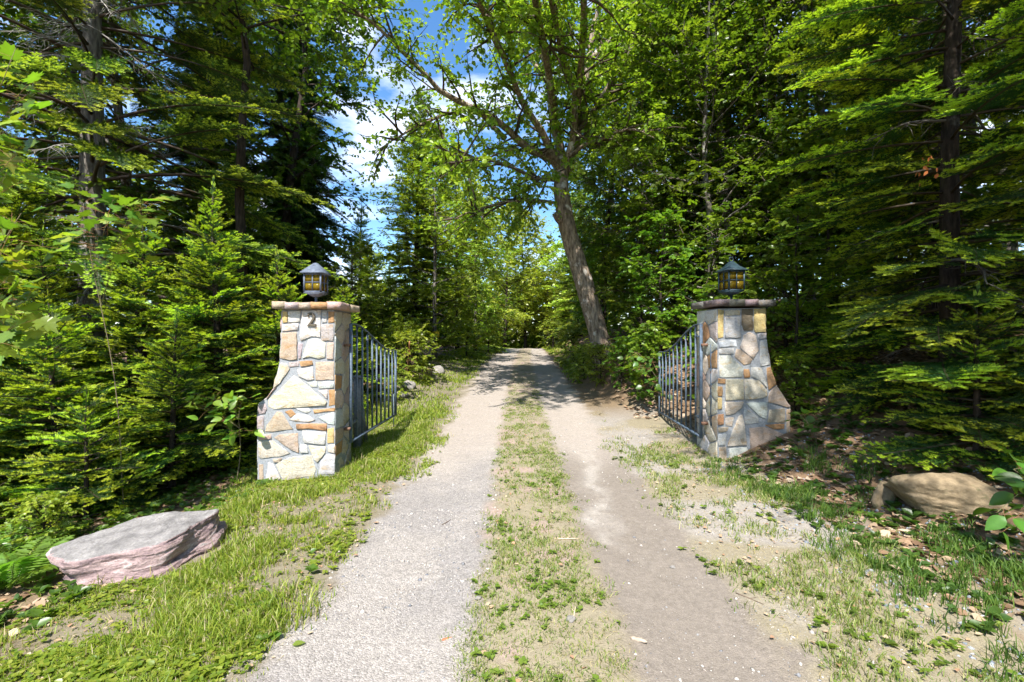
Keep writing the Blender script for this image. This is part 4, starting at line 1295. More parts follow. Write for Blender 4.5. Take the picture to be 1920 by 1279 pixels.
# ------------------------------------------------------------------ broad-leaved trees
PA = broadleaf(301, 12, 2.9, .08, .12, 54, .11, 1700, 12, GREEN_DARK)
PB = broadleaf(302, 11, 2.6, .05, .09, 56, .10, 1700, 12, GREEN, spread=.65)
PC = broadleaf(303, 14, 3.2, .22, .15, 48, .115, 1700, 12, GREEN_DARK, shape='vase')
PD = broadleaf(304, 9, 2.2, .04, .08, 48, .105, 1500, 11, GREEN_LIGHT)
PE = broadleaf(305, 13, 3.2, .08, .13, 50,   .19, 1300, 11, GREEN_PALE, tv=KITE_V, tt=KITE_T)
PF = broadleaf(306, 4.2, 1.4, .10, .026, 28, .11, 330, 9, GREEN, droop=.3)
PG = broadleaf(307, 13, 3.7, .56, .11, 44, .10, 1500, 11, GREEN, shape='oval', up=.35)
GR = 'trees of the shaded wood right of the driveway'
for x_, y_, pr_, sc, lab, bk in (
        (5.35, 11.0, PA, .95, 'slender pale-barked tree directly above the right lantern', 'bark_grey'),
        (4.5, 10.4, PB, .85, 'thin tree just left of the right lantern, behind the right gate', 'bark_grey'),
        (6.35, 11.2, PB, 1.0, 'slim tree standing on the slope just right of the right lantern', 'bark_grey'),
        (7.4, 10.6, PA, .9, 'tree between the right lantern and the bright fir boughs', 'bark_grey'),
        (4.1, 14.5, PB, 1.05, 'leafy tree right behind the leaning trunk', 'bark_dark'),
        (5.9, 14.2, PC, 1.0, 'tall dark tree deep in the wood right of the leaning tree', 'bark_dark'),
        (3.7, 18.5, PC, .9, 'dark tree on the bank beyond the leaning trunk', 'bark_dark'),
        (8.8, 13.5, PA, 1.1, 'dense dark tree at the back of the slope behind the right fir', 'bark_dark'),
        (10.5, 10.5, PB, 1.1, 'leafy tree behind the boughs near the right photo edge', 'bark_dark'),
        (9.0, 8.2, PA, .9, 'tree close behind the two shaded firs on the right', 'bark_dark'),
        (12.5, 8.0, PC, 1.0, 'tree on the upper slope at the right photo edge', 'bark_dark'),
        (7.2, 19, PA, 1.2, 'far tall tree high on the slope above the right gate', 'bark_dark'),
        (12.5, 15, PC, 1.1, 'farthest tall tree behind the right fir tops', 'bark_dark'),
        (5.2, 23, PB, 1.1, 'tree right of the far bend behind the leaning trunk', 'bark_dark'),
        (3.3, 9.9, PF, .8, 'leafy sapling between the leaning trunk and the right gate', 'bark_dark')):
    put_tree('woodland_tree', pr_, (x_, y_), lab, 'tree', GR, M[bk], rz=(x_ * 7.3 + y_ * 3.1) % 6.28, sc=sc)
for x_, y_, pr_, sc, lab, bk in (
        (-7.4, 14.6, PC, 1.1, 'tall broad-leaved tree above the dark conifer, left of the sky gap', 'bark_dark'),
        (-5.6, 9.4, PG, 1.0, 'tall high-crowned tree whose leaves overhang the top left of the sky gap', 'bark_dark'),
        (-9.4, 11.5, PA, 1.15, 'leafy tree showing through the old conifer boughs', 'bark_dark'),
        (-12.8, 11.0, PA, 1.1, 'leafy tree behind the old conifer at the far left', 'bark_dark'),
        (-2.78, 16.4, PD, .95, 'light green tree carrying the yellow sign, left of driveway', 'bark_grey'),
        (-1.9, 23.5, PD, .9, 'light green tree with dark forked trunk left of the driveway crest', 'bark_dark'),
        (-3.0, 25.0, PE, .85, 'pale tree behind the cedar, left of the driveway crest', 'bark_dark'),
        (-.6, 38.0, PE, .95, 'far pale tree left of where the driveway disappears', 'bark_grey'),
        (1.3, 43.0, PE, 1.05, 'far pale tree straight above the driveway crest', 'bark_grey'),
        (3.3, 42.0, PE, .8, 'far bright tree just right of the driveway crest', 'bark_grey'),
        (5.6, 37.0, PE, .95, 'far tree seen just left of the leaning trunk', 'bark_dark'),
        (-4.5, 34.0, PE, .9, 'far tree seen left of the cedar', 'bark_dark'),
        (-9.0, 30.0, PE, .5, 'far rounded tree seen behind the left pillar and spruces', 'bark_dark'),
        (-14.5, 16, PC, 1.1, 'tall tree deep in the wood at the far left', 'bark_dark')):
    put_tree('broadleaf_tree', pr_, (x_, y_), lab, 'tree', 'broad-leaved trees along the driveway', M[bk], rz=(x_ * 5.3 + y_ * 2.1) % 6.28, sc=sc)
# trees behind the viewpoint on the right: they cast the shade over the right side
for x_, y_, pr_, sc, lab in (
        (4.7, -2.1, PA, .9, 'dense tree outside the photo, behind the viewpoint and right of the driveway'),
        (3.15, .3, PG, (.55, .55, .78), 'tree outside the photo, overhanging the right pillar from beside the viewpoint'),
        (10.4, 1.4, PA, 1.0, 'tall tree outside the photo, farthest to the right'),
        (6.2, -4.2, PC, .9, 'tall tree outside the photo, farthest one behind the viewpoint')):
    put_tree('shade_tree', pr_, (x_, y_), lab, 'tree', 'trees behind the viewpoint', M['bark_dark'], rz=x_ * 3, sc=sc)

for x_, y_, sc in ((4.6, 7.4, .7), (5.6, 9.3, .9), (6.3, 8.9, 1.0), (7.6, 8.6, .9), (8.4, 9.8, 1.1), (4.9, 12.2, 1.1), (3.5, 12.2, .9), (6.9, 12.8, 1.2), (3.0, 14.8, .9), (9.6, 11.8, 1.1), (3.3, 16.8, 1.0),
                 (4.8, 17.2, 1.2), (8.0, 15.5, 1.3), (6.2, 16.2, 1.3), (10.8, 8.9, 1.1), (4.2, 20.5, 1.3), (11.5, 12.5, 1.2), (5.9, 19.8, 1.4)):
    put_tree('thicket_sapling', PF, (x_, y_), 'leafy sapling in the dense thicket on the shaded right slope', 'sapling', 'saplings of the right slope thicket', M['bark_dark'], rz=(x_ * 9.7 + y_ * 4.1) % 6.28, sc=sc)
for x_, y_, sc in ((-3.9, 11.0, .8), (-4.6, 16.0, .6), (-2.5, 20.2, 1.0), (-3.6, 21.5, 1.2), (-7.6, 11.8, 1.2), (-7.9, 16.5, 1.4), (-10.5, 12.5, 1.3)):
    put_tree('thicket_sapling', PF, (x_, y_), 'leafy sapling in the undergrowth beyond the gates, left or at the crest', 'sapling', 'saplings beyond the gates', M['bark_dark'], rz=(x_ * 9.7 + y_ * 4.1) % 6.28, sc=sc)
# shrubs
SH = broadleaf(320, 1.25, .75, .05, .016, 26, .10, 150, 8, GREEN, spread=.7, up=.9, droop=.3, shape='vase')
SH2 = broadleaf(321, 1.0, .8, .04, .014, 24, .075, 190, 9, GREEN_LIGHT, spread=.7, up=.8, droop=.3, shape='oval')
GS = 'shrubs of the woodland edge'
for x_, y_, pr_, sc, lab in (
        (2.75, 8.9, SH, .95, 'broad-leaved shrub touching the far end of the right gate'), (3.0, 10.6, SH, 1.1, 'shrub at the foot of the leaning trunk, right side'),
        (1.95, 12.3, SH2, .8, 'shrub on the bank left of the leaning trunk foot'), (2.15, 11.0, SH2, .75, 'low bright shrub on the bank just below the leaning trunk'), (2.35, 9.8, SH, .7, 'shrub between the leaning trunk and the right gate end, by the driveway'), (2.2, 16.2, SH2, 1.1, 'bright shrub on the bank beyond the leaning trunk'),
        (3.6, 7.9, SH, 1.0, 'shrub behind the right gate hinge'), (4.3, 8.6, SH, 1.2, 'shrub right behind the right pillar'),
        (5.3, 8.3, SH2, 1.0, 'shrub on the leafy slope right of the right pillar'), (3.95, 6.35, SH, .55, 'small leafy shrub touching the flared foot of the right pillar'),
        (-2.75, 9.4, SH2, .9, 'shrub seen between the left gate bars'), (-2.6, 11.4, SH2, 1.0, 'bright shrub just beyond the left gate end'),
        (-3.1, 13.8, SH2, 1.2, 'shrub behind the rocks left of the driveway'), (-1.9, 19.0, SH2, 1.2, 'shrub right of the tree with the yellow sign'),
        (-1.3, 25, SH2, 1.5, 'shrub on the left verge near the driveway crest'), (2.6, 29, SH2, 1.5, 'shrub on the right verge near the driveway crest'),
        (-5.0, 4.15, SH, .5, 'low leafy shrub behind the pink boulder'), (-4.0, 3.9, SH2, .42, 'low leafy plant in the shade behind the boulder corner'),
        (4.8, 4.2, SH, .6, 'dark shrub behind the tan boulder'), (4.3, 2.9, SH2, .5, 'low green shrub at the right photo edge'), (-6.6, 9.0, SH, 1.6, 'tall shrub behind the young firs on the left')):
    put_tree('shrub', pr_, (x_, y_), lab, 'shrub', GS, M['bark_dark'], rz=(x_ * 9.1 + y_) % 6.28, sc=sc)

# distant woods closing the view: one mass
rng = np.random.default_rng(9)
g = Geo()
n = 12000
az = np.radians(rng.uniform(-72, 75, n)); rr = rng.uniform(44, 75, n)
x_ = np.sin(az) * rr; y_ = np.cos(az) * rr
hh = 5.5 + 6.5 * fbm(np.degrees(az) * .16 + 40, rr * .05, 80) + 9 * sstep(math.radians(6), math.radians(18), az) - 3.5 * np.exp(-((np.degrees(az) + 18) / 5) ** 2) + 7 * sstep(math.radians(-28), math.radians(-40), az)
zt = rng.random(n) ** 1.15 * hh
O = np.stack([x_, y_, height(x_, y_) + zt], 1)
sprays(g, O, rng.normal(size=(n, 3)) * (1, 1, .4), rng.uniform(1.2, 2.4, n), 8, .5, rng, GREEN, droop=.25, flat=.5, tv=KITE_V, tt=KITE_T)
n = 2600
az = np.radians(rng.uniform(-10, 12, n)); rr = rng.uniform(47, 58, n); x_ = np.sin(az) * rr; y_ = np.cos(az) * rr
O = np.stack([x_, y_, height(x_, y_) + rng.random(n) ** 1.3 * 8], 1)
sprays(g, O, rng.normal(size=(n, 3)) * (1, 1, .4), rng.uniform(1.0, 2.0, n), 8, .42, rng, GREEN_PALE, droop=.25, flat=.5, tv=KITE_V, tt=KITE_T)
tag(link('distant_woods', g.mesh('distant_woods'), M['leaf']), 'mass of distant woodland closing the view', 'woods', kind='stuff')


# ------------------------------------------------------------------ boulders and stones
def ico(sub):
    bm = bmesh.new(); bmesh.ops.create_icosphere(bm, subdivisions=sub, radius=1)
    V = np.array([v.co[:] for v in bm.verts]); T = np.array([[v.index for v in f.verts] for f in bm.faces]); bm.free()
    return norm(V), T


def noise3(P, s, seed):
    return (vnoise(P[:, 0] * s + 7, P[:, 1] * s + P[:, 2] * s * .7, seed) + vnoise(P[:, 1] * s + 3, P[:, 2] * s - P[:, 0] * s * .6, seed + 1) + vnoise(P[:, 2] * s, P[:, 0] * s + P[:, 1] * s * .5, seed + 2)) / 3 - .5


def rock_mesh(seed, dims, planes=10, sub=4, sharp=14, rough=.06, flat_top=None, extra=(), ledge=0):
    rng = np.random.default_rng(seed)
    Dv, T = ico(sub)
    Nn = norm(rng.normal(size=(planes, 3))); dd_ = rng.uniform(.72, 1.0, planes)
    if flat_top is not None:
        Nn = np.vstack([Nn, norm(np.array([flat_top[:3]]))]); dd_ = np.append(dd_, flat_top[3])
    for e in extra:
        Nn = np.vstack([Nn, norm(np.array([e[:3]]))]); dd_ = np.append(dd_, e[3])
    r = dd_[None] / np.maximum(Dv @ Nn.T, 1e-3)
    rad = np.minimum((np.sum(np.minimum(r, 50.) ** -sharp, 1)) ** (-1 / sharp), 1.25)
    P = Dv * rad[:, None]
    P = P * (1 + rough * (noise3(P, 2.3, seed % 50 + 200) * 1.6 + noise3(P, 6, seed % 50 + 210) * .8 + noise3(P, 15, seed % 50 + 220) * .4))[:, None]
    if ledge:                                            # broken bedding: small steps round the sides
        zz = P[:, 2] + noise3(P, 1.5, 230) * .25
        k = np.floor(zz * 5) ; f = zz * 5 - k
        P[:, :2] *= (1 + ledge * (((k * 7.13) % 1) - .5) * (f > .12)[:] - ledge * .5 * (f <= .12))[:, None]
    return P * np.array(dims), T


def boulder_mat():
    """pink granite with pale quartz veins, grey weathered crust on its upper side"""
    m, n, out = new_mat('pink_granite')
    L = n.links.new
    tc = N(n, 'ShaderNodeTexCoord')
    n1 = N(n, 'ShaderNodeTexNoise', Scale=7.0, Detail=9, Roughness=.68, Distortion=.4); n2 = N(n, 'ShaderNodeTexNoise', Scale=70.0, Detail=6, Roughness=.7)
    mp = N(n, 'ShaderNodeMapping'); mp.inputs['Scale'].default_value = (.7, .7, 3.2); mp.inputs['Rotation'].default_value = (.1, .12, 0)
    n3 = N(n, 'ShaderNodeTexNoise', Scale=6.0, Detail=8, Roughness=.62, Distortion=.8)
    L(tc.outputs['Object'], n1.inputs['Vector']); L(tc.outputs['Object'], n2.inputs['Vector']); L(tc.outputs['Object'], mp.inputs['Vector']); L(mp.outputs[0], n3.inputs['Vector'])
    r = N(n, 'ShaderNodeValToRGB'); e = r.color_ramp.elements
    e[0].position = .34; e[0].color = (.15, .105, .11, 1); e[1].position = .70; e[1].color = (.50, .45, .42, 1)
    q = r.color_ramp.elements.new(.47); q.color = (.32, .225, .215, 1); q = r.color_ramp.elements.new(.58); q.color = (.37, .265, .25, 1)
    L(n3.outputs['Fac'], r.inputs['Fac'])
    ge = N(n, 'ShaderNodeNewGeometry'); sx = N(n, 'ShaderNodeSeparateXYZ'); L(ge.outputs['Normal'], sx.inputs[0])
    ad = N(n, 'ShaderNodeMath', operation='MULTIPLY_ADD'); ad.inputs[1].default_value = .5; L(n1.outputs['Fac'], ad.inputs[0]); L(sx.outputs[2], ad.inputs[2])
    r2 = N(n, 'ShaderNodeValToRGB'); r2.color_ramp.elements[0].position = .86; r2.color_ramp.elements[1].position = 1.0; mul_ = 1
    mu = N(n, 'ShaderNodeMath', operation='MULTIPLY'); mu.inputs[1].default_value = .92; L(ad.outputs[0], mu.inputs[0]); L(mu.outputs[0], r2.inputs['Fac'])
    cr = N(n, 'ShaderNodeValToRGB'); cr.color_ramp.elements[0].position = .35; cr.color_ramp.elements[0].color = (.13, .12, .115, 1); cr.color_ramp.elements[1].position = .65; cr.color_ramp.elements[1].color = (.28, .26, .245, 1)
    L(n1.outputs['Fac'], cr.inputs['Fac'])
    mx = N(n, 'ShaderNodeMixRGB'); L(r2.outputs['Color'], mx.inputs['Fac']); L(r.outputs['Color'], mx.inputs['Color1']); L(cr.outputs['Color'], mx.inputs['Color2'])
    mr = N(n, 'ShaderNodeMapRange'); mr.inputs['From Min'].default_value = .3; mr.inputs['From Max'].default_value = .7; mr.inputs['To Min'].default_value = .65; mr.inputs['To Max'].default_value = 1.3
    L(n2.outputs['Fac'], mr.inputs['Value'])
    m2 = N(n, 'ShaderNodeMixRGB', blend_type='MULTIPLY'); m2.inputs['Fac'].default_value = 1; L(mx.outputs[0], m2.inputs['Color1']); L(mr.outputs[0], m2.inputs['Color2'])
    h = N(n, 'ShaderNodeMath', operation='MULTIPLY_ADD'); h.inputs[1].default_value = .25; L(n2.outputs['Fac'], h.inputs[0]); L(n3.outputs['Fac'], h.inputs[2])
    b = N(n, 'ShaderNodeBump', Strength=.9, Distance=.03); L(h.outputs[0], b.inputs['Height'])
    p = N(n, 'ShaderNodeBsdfPrincipled', Roughness=.85); p.inputs['Specular IOR Level'].default_value = .25
    L(b.outputs[0], p.inputs['Normal']); L(m2.outputs[0], p.inputs['Base Color']); L(p.outputs[0], out.inputs['Surface'])
    return m


M['pink_rock'] = boulder_mat()
M['tan_rock'] = noise_mat('tan_rock', (.13, .095, .055), (.30, .225, .135), 12, .85, .8, .02, (.05, .085, .025), 5, .60)
M['grey_rock'] = noise_mat('grey_rock', (.13, .12, .11), (.33, .30, .27), 14, .9, .7, .015)


def rock(name, loc, dims, seed, mat, label, rot=(0, 0, 0), group=None, cat='boulder', sub=4, **kw):
    V, T = rock_mesh(seed, dims, sub=sub, **kw)
    o = link(name, np_mesh(name, V, T, None, False), mat)
    o.location = loc; o.rotation_euler = rot
    return tag(o, label, cat, group)


rock('boulder', (-2.79, 3.42, -.095), (.52, .42, .29), 3, M['pink_rock'], 'flat-topped pink and grey boulder lying in the left verge grass', (math.radians(7), math.radians(-7), math.radians(15)), sub=6, planes=6, sharp=34,
     rough=.11, ledge=.10, flat_top=(.0, .0, 1, .60), extra=((0, -1, .10, .74), (.9, -.45, .05, .84), (.25, 1, .25, .78), (-.75, -.7, .1, .92), (-.6, .8, .2, .8)))
rock('boulder', (3.66, 3.82, gz(3.66, 3.82) + .05), (.34, .25, .18), 12, M['tan_rock'], 'rounded tan mossy boulder under the right fir boughs', (0, math.radians(4), math.radians(-8)), sub=5, planes=9, sharp=22, rough=.12, ledge=.06)
rock('boulder', (3.36, 4.12, gz(3.36, 4.12) + .06), (.10, .06, .12), 21, M['tan_rock'], 'small upright orange-tan stone left of the mossy tan boulder', (0, .1, .3), sub=3, planes=7)
for k, (px, py, Y_, s, lab, m) in enumerate((
        (752, 742, 9.6, .13, 'pale rock at the end of the left gate leaf', 'grey_rock'), (768, 733, 10.4, .16, 'dark rock left of the driveway beyond the gate', 'grey_rock'),
        (800, 690, 12.2, .17, 'brown rock in the row of verge stones, right one', 'tan_rock'), (785, 704, 11.6, .15, 'brown rock in the row of verge stones, middle one', 'tan_rock'),
        (822, 682, 13.2, .2, 'rock at the foot of the tree with the yellow sign', 'grey_rock'))):
    p = at(px, py, Y_)
    rock('verge_rock', (p.x, p.y, gz(p.x, p.y) + s * .35), (s * 1.3, s, s * .7), 60 + k, M[m], lab, (0, 0, k * 1.1), 'rocks along the left verge', 'rock', sub=3)
for k, (px, py, s, lab) in enumerate(((890, 1110, .016, 'small white pebble beside the centre strip, farther one'), (897, 1121, .017, 'small white pebble beside the centre strip, nearer one'),
                                      (1070, 1166, .024, 'white stone on the dry grass of the centre strip'), (1262, 1058, .016, 'pale pebble at the right edge of the right wheel track'))):
    Y_ = F * 1.5 / (py - 639.5); X_ = (px - 960) / F * Y_
    rock('pebble', (X_, Y_, float(drive_z(X_, Y_)) + s * .45), (s * 1.2, s, s * .7), 80 + k, M['grey_rock'], lab, (0, 0, k), 'single pale pebbles', 'pebble', sub=2)

# ------------------------------------------------------------------ yellow sign on the light tree
yt = at(817, 627, 16.15)
sg = empty('trail_sign', yt, 'small yellow square sign with black marks on a grey trunk', 'sign')
pt_ = boxes('plate', [(0, 0, 0, .25, .008, .20)], M['yellow'], sg)
boxes('black_mark', [(-.06, -.0065, .075, .08, .004, .022)], M['black'], pt_)
boxes('black_mark', [(.085, -.0065, -.045, .035, .004, .035)], M['black'], pt_)
boxes('black_mark', [(-.02, -.0065, -.005, .13, .004, .012)], M['black'], pt_)

# ------------------------------------------------------------------ leafy sprigs and maple saplings (each leaf a part)
MAPLE = np.array([(0, 0), (.10, -.04), (.34, .02), (.26, .12), (.52, .22), (.42, .30), (.50, .46), (.30, .42), (.22, .50), (.24, .70), (.12, .68), (0, 1.0),
                  (-.12, .68), (-.24, .70), (-.22, .50), (-.30, .42), (-.50, .46), (-.42, .30), (-.52, .22), (-.26, .12), (-.34, .02), (-.10, -.04)])


def maple_mesh(seed, size, col):
    rng = np.random.default_rng(seed)
    c = np.array([0, .33]); P = np.vstack([MAPLE, c])
    P[:-1] *= 1 + rng.normal(size=(len(MAPLE), 1)) * .04
    z = .10 * np.abs(P[:, 0]) - .16 * (P[:, 1] - .3) ** 2 + rng.normal(size=len(P)) * .012
    n = len(MAPLE)
    T = np.array([(k, (k + 1) % n, n) for k in range(n)])
    cc = np.tile(col, (n + 1, 1)) * (1 + rng.normal(size=(n + 1, 1)) * .05); cc[-1] *= 1.15
    return np_mesh('leaf', np.c_[P, z] * size, T, cc)


def ovate_mesh(seed, size, col, wid=.62):
    rng = np.random.default_rng(seed)
    t = np.linspace(0, 1, 8); w = wid * np.sin(math.pi * t ** .8) ** .9 * .5 * (1 - .1 * t)
    V = [(0, 0, 0)]
    mid = [(0, a, -.16 * a * a) for a in t]
    L = [(-b, a, -.16 * a * a + b * .28 + .01 * rng.normal()) for a, b in zip(t[1:-1], w[1:-1])]
    R = [(b, a, -.16 * a * a + b * .28 + .01 * rng.normal()) for a, b in zip(t[1:-1], w[1:-1])]
    V = np.array(mid + L + R); T = []
    n = 8; l0 = n; r0 = n + 6
    T += [(0, 1, l0), (0, r0, 1)]
    for k in range(1, 6):
        T += [(k, k + 1, l0 + k), (k, l0 + k, l0 + k - 1), (k, r0 + k, k + 1), (k, r0 + k - 1, r0 + k)]
    T += [(6, 7, l0 + 5), (6, r0 + 5, 7)]
    cc = np.tile(col, (len(V), 1)); cc[:8] *= 1.2
    return np_mesh('leaf', V * size, np.array(T), cc)


def sprig(name, base, tips, meshes, label, cat, group, seed, per, spread, stem_r=.008, up=.55, face=.25, droop=.35):
    """a stem, twigs to each tip, leaves around the tips; every leaf an object"""
    rng = np.random.default_rng(seed)
    b = Vector((base[0], base[1], gz(base[0], base[1]) - .03)) if len(base) == 2 else Vector(base)
    root = empty(name, b, label, cat, group)
    tips = [np.array(t, float) - np.array(b) for t in tips]
    top = max(tips, key=lambda t: t[2])
    path = smooth_path([(0, 0, 0), (top[0] * .25 + .03, top[1] * .25, top[2] * .4), (top[0] * .65, top[1] * .65 - .03, top[2] * .78), top], 12)
    g = Geo(); V, T = tube(path, np.linspace(stem_r, stem_r * .3, 12), 6); g.add(V, T, (.16, .13, .075)); link('stem', g.mesh('stem'), M['twig'], root)
    wg = Geo()
    for t, nl in zip(tips, per):
        j = path[np.argmin(np.linalg.norm(path[:9] - t * .75, axis=1))]
        tw = smooth_path([j, (j + t) / 2 + (0, 0, .05), t], 7)
        V, T = tube(tw, np.linspace(stem_r * .45, .002, 7), 4, cap=False); wg.add(V, T, (.17, .15, .07))
        ax = (t - j); ax = ax / max(np.linalg.norm(ax), 1e-6)
        for q in range(nl):
            u = rng.uniform(.45, 1.0)
            p = np.array([np.interp(u * 6, range(7), tw[:, k]) for k in range(3)]) + rng.normal(size=3) * spread * (1, 1, .7)
            dr = ax * .5 + rng.normal(size=3) * (.8, .8, .3) + (0, 0, -droop); dr /= np.linalg.norm(dr)
            nn = np.array([0, -face * 2, up * 2]) + rng.normal(size=3) * .45
            xa = np.cross(dr, nn); xa /= np.linalg.norm(xa); za = np.cross(xa, dr)
            src = np.array([np.interp(u * 6 - .4, range(7), tw[:, k]) for k in range(3)])
            V, T = tube([src, (src + p) / 2 + (0, 0, .01), p], [.0016, .0014, .0012], 3, cap=False); wg.add(V, T, (.28, .14, .06))
            o = bpy.data.objects.new('leaf', meshes[rng.integers(len(meshes))]); COL.objects.link(o)
            if not o.data.materials: o.data.materials.append(M['leaf'])
            o.parent = root
            mt = Matrix(((xa[0], dr[0], za[0], p[0]), (xa[1], dr[1], za[1], p[1]), (xa[2], dr[2], za[2], p[2]), (0, 0, 0, 1)))
            s = rng.uniform(.7, 1.15)
            o.matrix_local = mt @ Matrix.Scale(s, 4)
    o = link('twigs', wg.mesh('twigs'), M['twig'], root); o['kind'] = 'stuff'
    return root


MC = [(.19, .27, .03), (.13, .22, .025), (.26, .32, .04), (.09, .17, .02)]
mm = [maple_mesh(400 + k, .165, MC[k % 4]) for k in range(8)]
om = [ovate_mesh(420 + k, .135, [(.17, .27, .03), (.12, .22, .025), (.21, .30, .035)][k % 3]) for k in range(6)]
rm = [ovate_mesh(430 + k, .12, [(.09, .17, .03), (.065, .135, .022)][k % 2], .85) for k in range(4)]
od = [ovate_mesh(440 + k, .15, [(.09, .19, .025), (.07, .15, .02)][k % 2], .6) for k in range(4)]
sprig('maple_sapling', (-4.9, 3.7), [at(30, 90, 3.6), at(55, 150, 3.7), at(20, 210, 3.6), at(45, 270, 3.6), at(15, 320, 3.5)], mm, 'maple sapling with hanging leaves at the upper left photo edge', 'sapling', 'maple saplings', 1, (17, 17, 17, 15, 13), .15, .006)
sprig('maple_sapling', (-4.7, 3.5), [at(40, 400, 3.5), at(25, 450, 3.4), at(60, 560, 3.5), at(15, 520, 3.4), at(30, 610, 3.4)], mm, 'maple sapling with big bright leaves at the left edge, lantern height', 'sapling', 'maple saplings', 2, (15, 15, 17, 15, 12), .13, .006)
sprig('maple_sapling', (-4.05, 4.75), [at(215, 365, 4.6), at(255, 385, 4.6), at(285, 365, 4.7), at(240, 410, 4.6), at(180, 400, 4.7), at(150, 370, 4.8)], mm, 'maple sapling with pale leaf clump right of the old conifer trunk', 'sapling', 'maple saplings', 3, (15, 18, 14, 15, 13, 10), .15, .006)
sprig('leafy_sapling', (-3.3, 5.45), [at(350, 752, 5.2), at(395, 748, 5.15), at(430, 760, 5.1), at(455, 745, 5.15), at(418, 790, 5.05), at(440, 815, 5.05), at(392, 795, 5.1), at(375, 765, 5.1)], om, 'light green pointed-leaf sprig hanging left of the sunlit pillar', 'sapling', None, 4, (9, 10, 10, 6, 8, 6, 6, 6), .07, .007)
sprig('leafy_sapling', (3.75, 3.05), [at(1895, 905, 3.0), at(1870, 960, 3.0), at(1905, 990, 2.95), at(1900, 880, 3.1)], od, 'dark green large-leaf sprig at the right photo edge by the tan boulder', 'sapling', None, 5, (6, 5, 5, 5), .05, .006)
sprig('leafy_sapling', (3.55, 5.3), [at(1500, 778, 5.3), at(1520, 800, 5.25), at(1485, 795, 5.35), at(1540, 785, 5.4)], rm, 'round-leaved dark sprig at the foot of the right pillar', 'sapling', None, 6, (5, 5, 3, 5), .05, .006)
sprig('leafy_sapling', (2.85, 8.3), [at(1200, 690, 8.1), at(1225, 670, 8.0), at(1215, 720, 8.0), at(1240, 740, 7.9), at(1190, 660, 8.3)], rm, 'round-leaved sapling behind the far end of the right gate', 'sapling', None, 7, (9, 9, 9, 7, 8), .14, .008)

# orange dead sprig on the right fir, dead brown bough beyond the left gate
sp_ = dead_branch(54, .9, (.34, .16, .07))
o = link('dead_bough', sp_, M['twig']); p = at(768, 640, 10.6); o.location = p; o.rotation_euler = (0, .9, 1.9)
tag(o, 'dead rust-brown bough hanging beyond the left gate', 'dead bough')
for r_ in [q for q in bpy.data.objects if q.name.startswith('shaded_fir')][:1]:
    g = Geo(); rg = np.random.default_rng(8)
    n = 12
    place_leaves(g, rg.normal(size=(n, 3)) * (.03, .03, .07), rg.normal(size=(n, 3)) * (.4, .4, .3) + (-.3, 0, -.8), rg.normal(size=(n, 3)) + (0, -1, .4), np.full(n, .045), np.tile((.36, .12, .035), (n, 1)) * rg.uniform(.7, 1.3, (n, 1)))
    o = link('dead_sprig', g.mesh('dead_sprig'), M['litter'], r_)
    mw = Matrix.Translation(r_.location) @ r_.rotation_euler.to_matrix().to_4x4()
    o.location = mw.inverted() @ at(1742, 318, 3.9); o['label'] = 'orange dead sprig'; o['kind'] = 'stuff'

# ------------------------------------------------------------------ ferns
def frond_mesh(seed, L):
    rng = np.random.default_rng(seed); g = Geo()
    n = 22
    t = np.linspace(.08, 1, n)
    P = np.stack([L * t, 0 * t, L * (.75 * t - .62 * t * t)], 1)
    V, T = tube(P[::3], np.linspace(.004, .001, len(P[::3])), 3, cap=False); g.add(V, T, (.10, .14, .03))
    for s in (-1, 1):
        ll = L * .34 * np.sin(math.pi * np.clip(t * .93 + .06, 0, 1)) ** .8 * (1.05 - .3 * t)
        dr = np.tile([.35, s, -.12], (n, 1)) + rng.normal(size=(n, 3)) * .08
        place_leaves(g, P, dr, np.tile([0, 0, 1.], (n, 1)), ll, np.tile((.15, .26, .035), (n, 1)) * rng.uniform(.75, 1.2, (n, 1)), KITE_V * (.42, 1, 1), KITE_T)
    return g.mesh('frond')


fr_m = [frond_mesh(500 + k, .5) for k in range(3)]
for f_ in fr_m: f_.materials.append(M['leaf'])
GFN = 'ferns at the left edge'
for k, (x_, y_, n, s, lab) in enumerate(((-3.42, 3.12, 9, .8, 'bright fern left of the pink boulder at the photo edge'), (-3.35, 2.75, 7, .55, 'small fern below the left end of the pink boulder'), (-4.1, 3.75, 8, .8, 'shaded fern behind the left end of the pink boulder'))):
    rg = np.random.default_rng(510 + k)
    root = empty('fern', (x_, y_, gz(x_, y_)), lab, 'fern', GFN)
    for q in range(n):
        o = bpy.data.objects.new('frond', fr_m[q % 3]); COL.objects.link(o); o.parent = root
        o.rotation_euler = (rg.normal() * .15, -rg.uniform(.1, .6), q * 6.283 / n + rg.normal() * .25); sc_ = s * rg.uniform(.75, 1.15); o.scale = (sc_,) * 3

# ------------------------------------------------------------------ grass, ground cover, litter, gravel (nobody could count them)
def surf(x_, y_):
    dd_ = np.abs(x_ - road_x(y_))
    return np.where(dd_ < 1.5, drive_z(x_, y_), height(x_, y_))


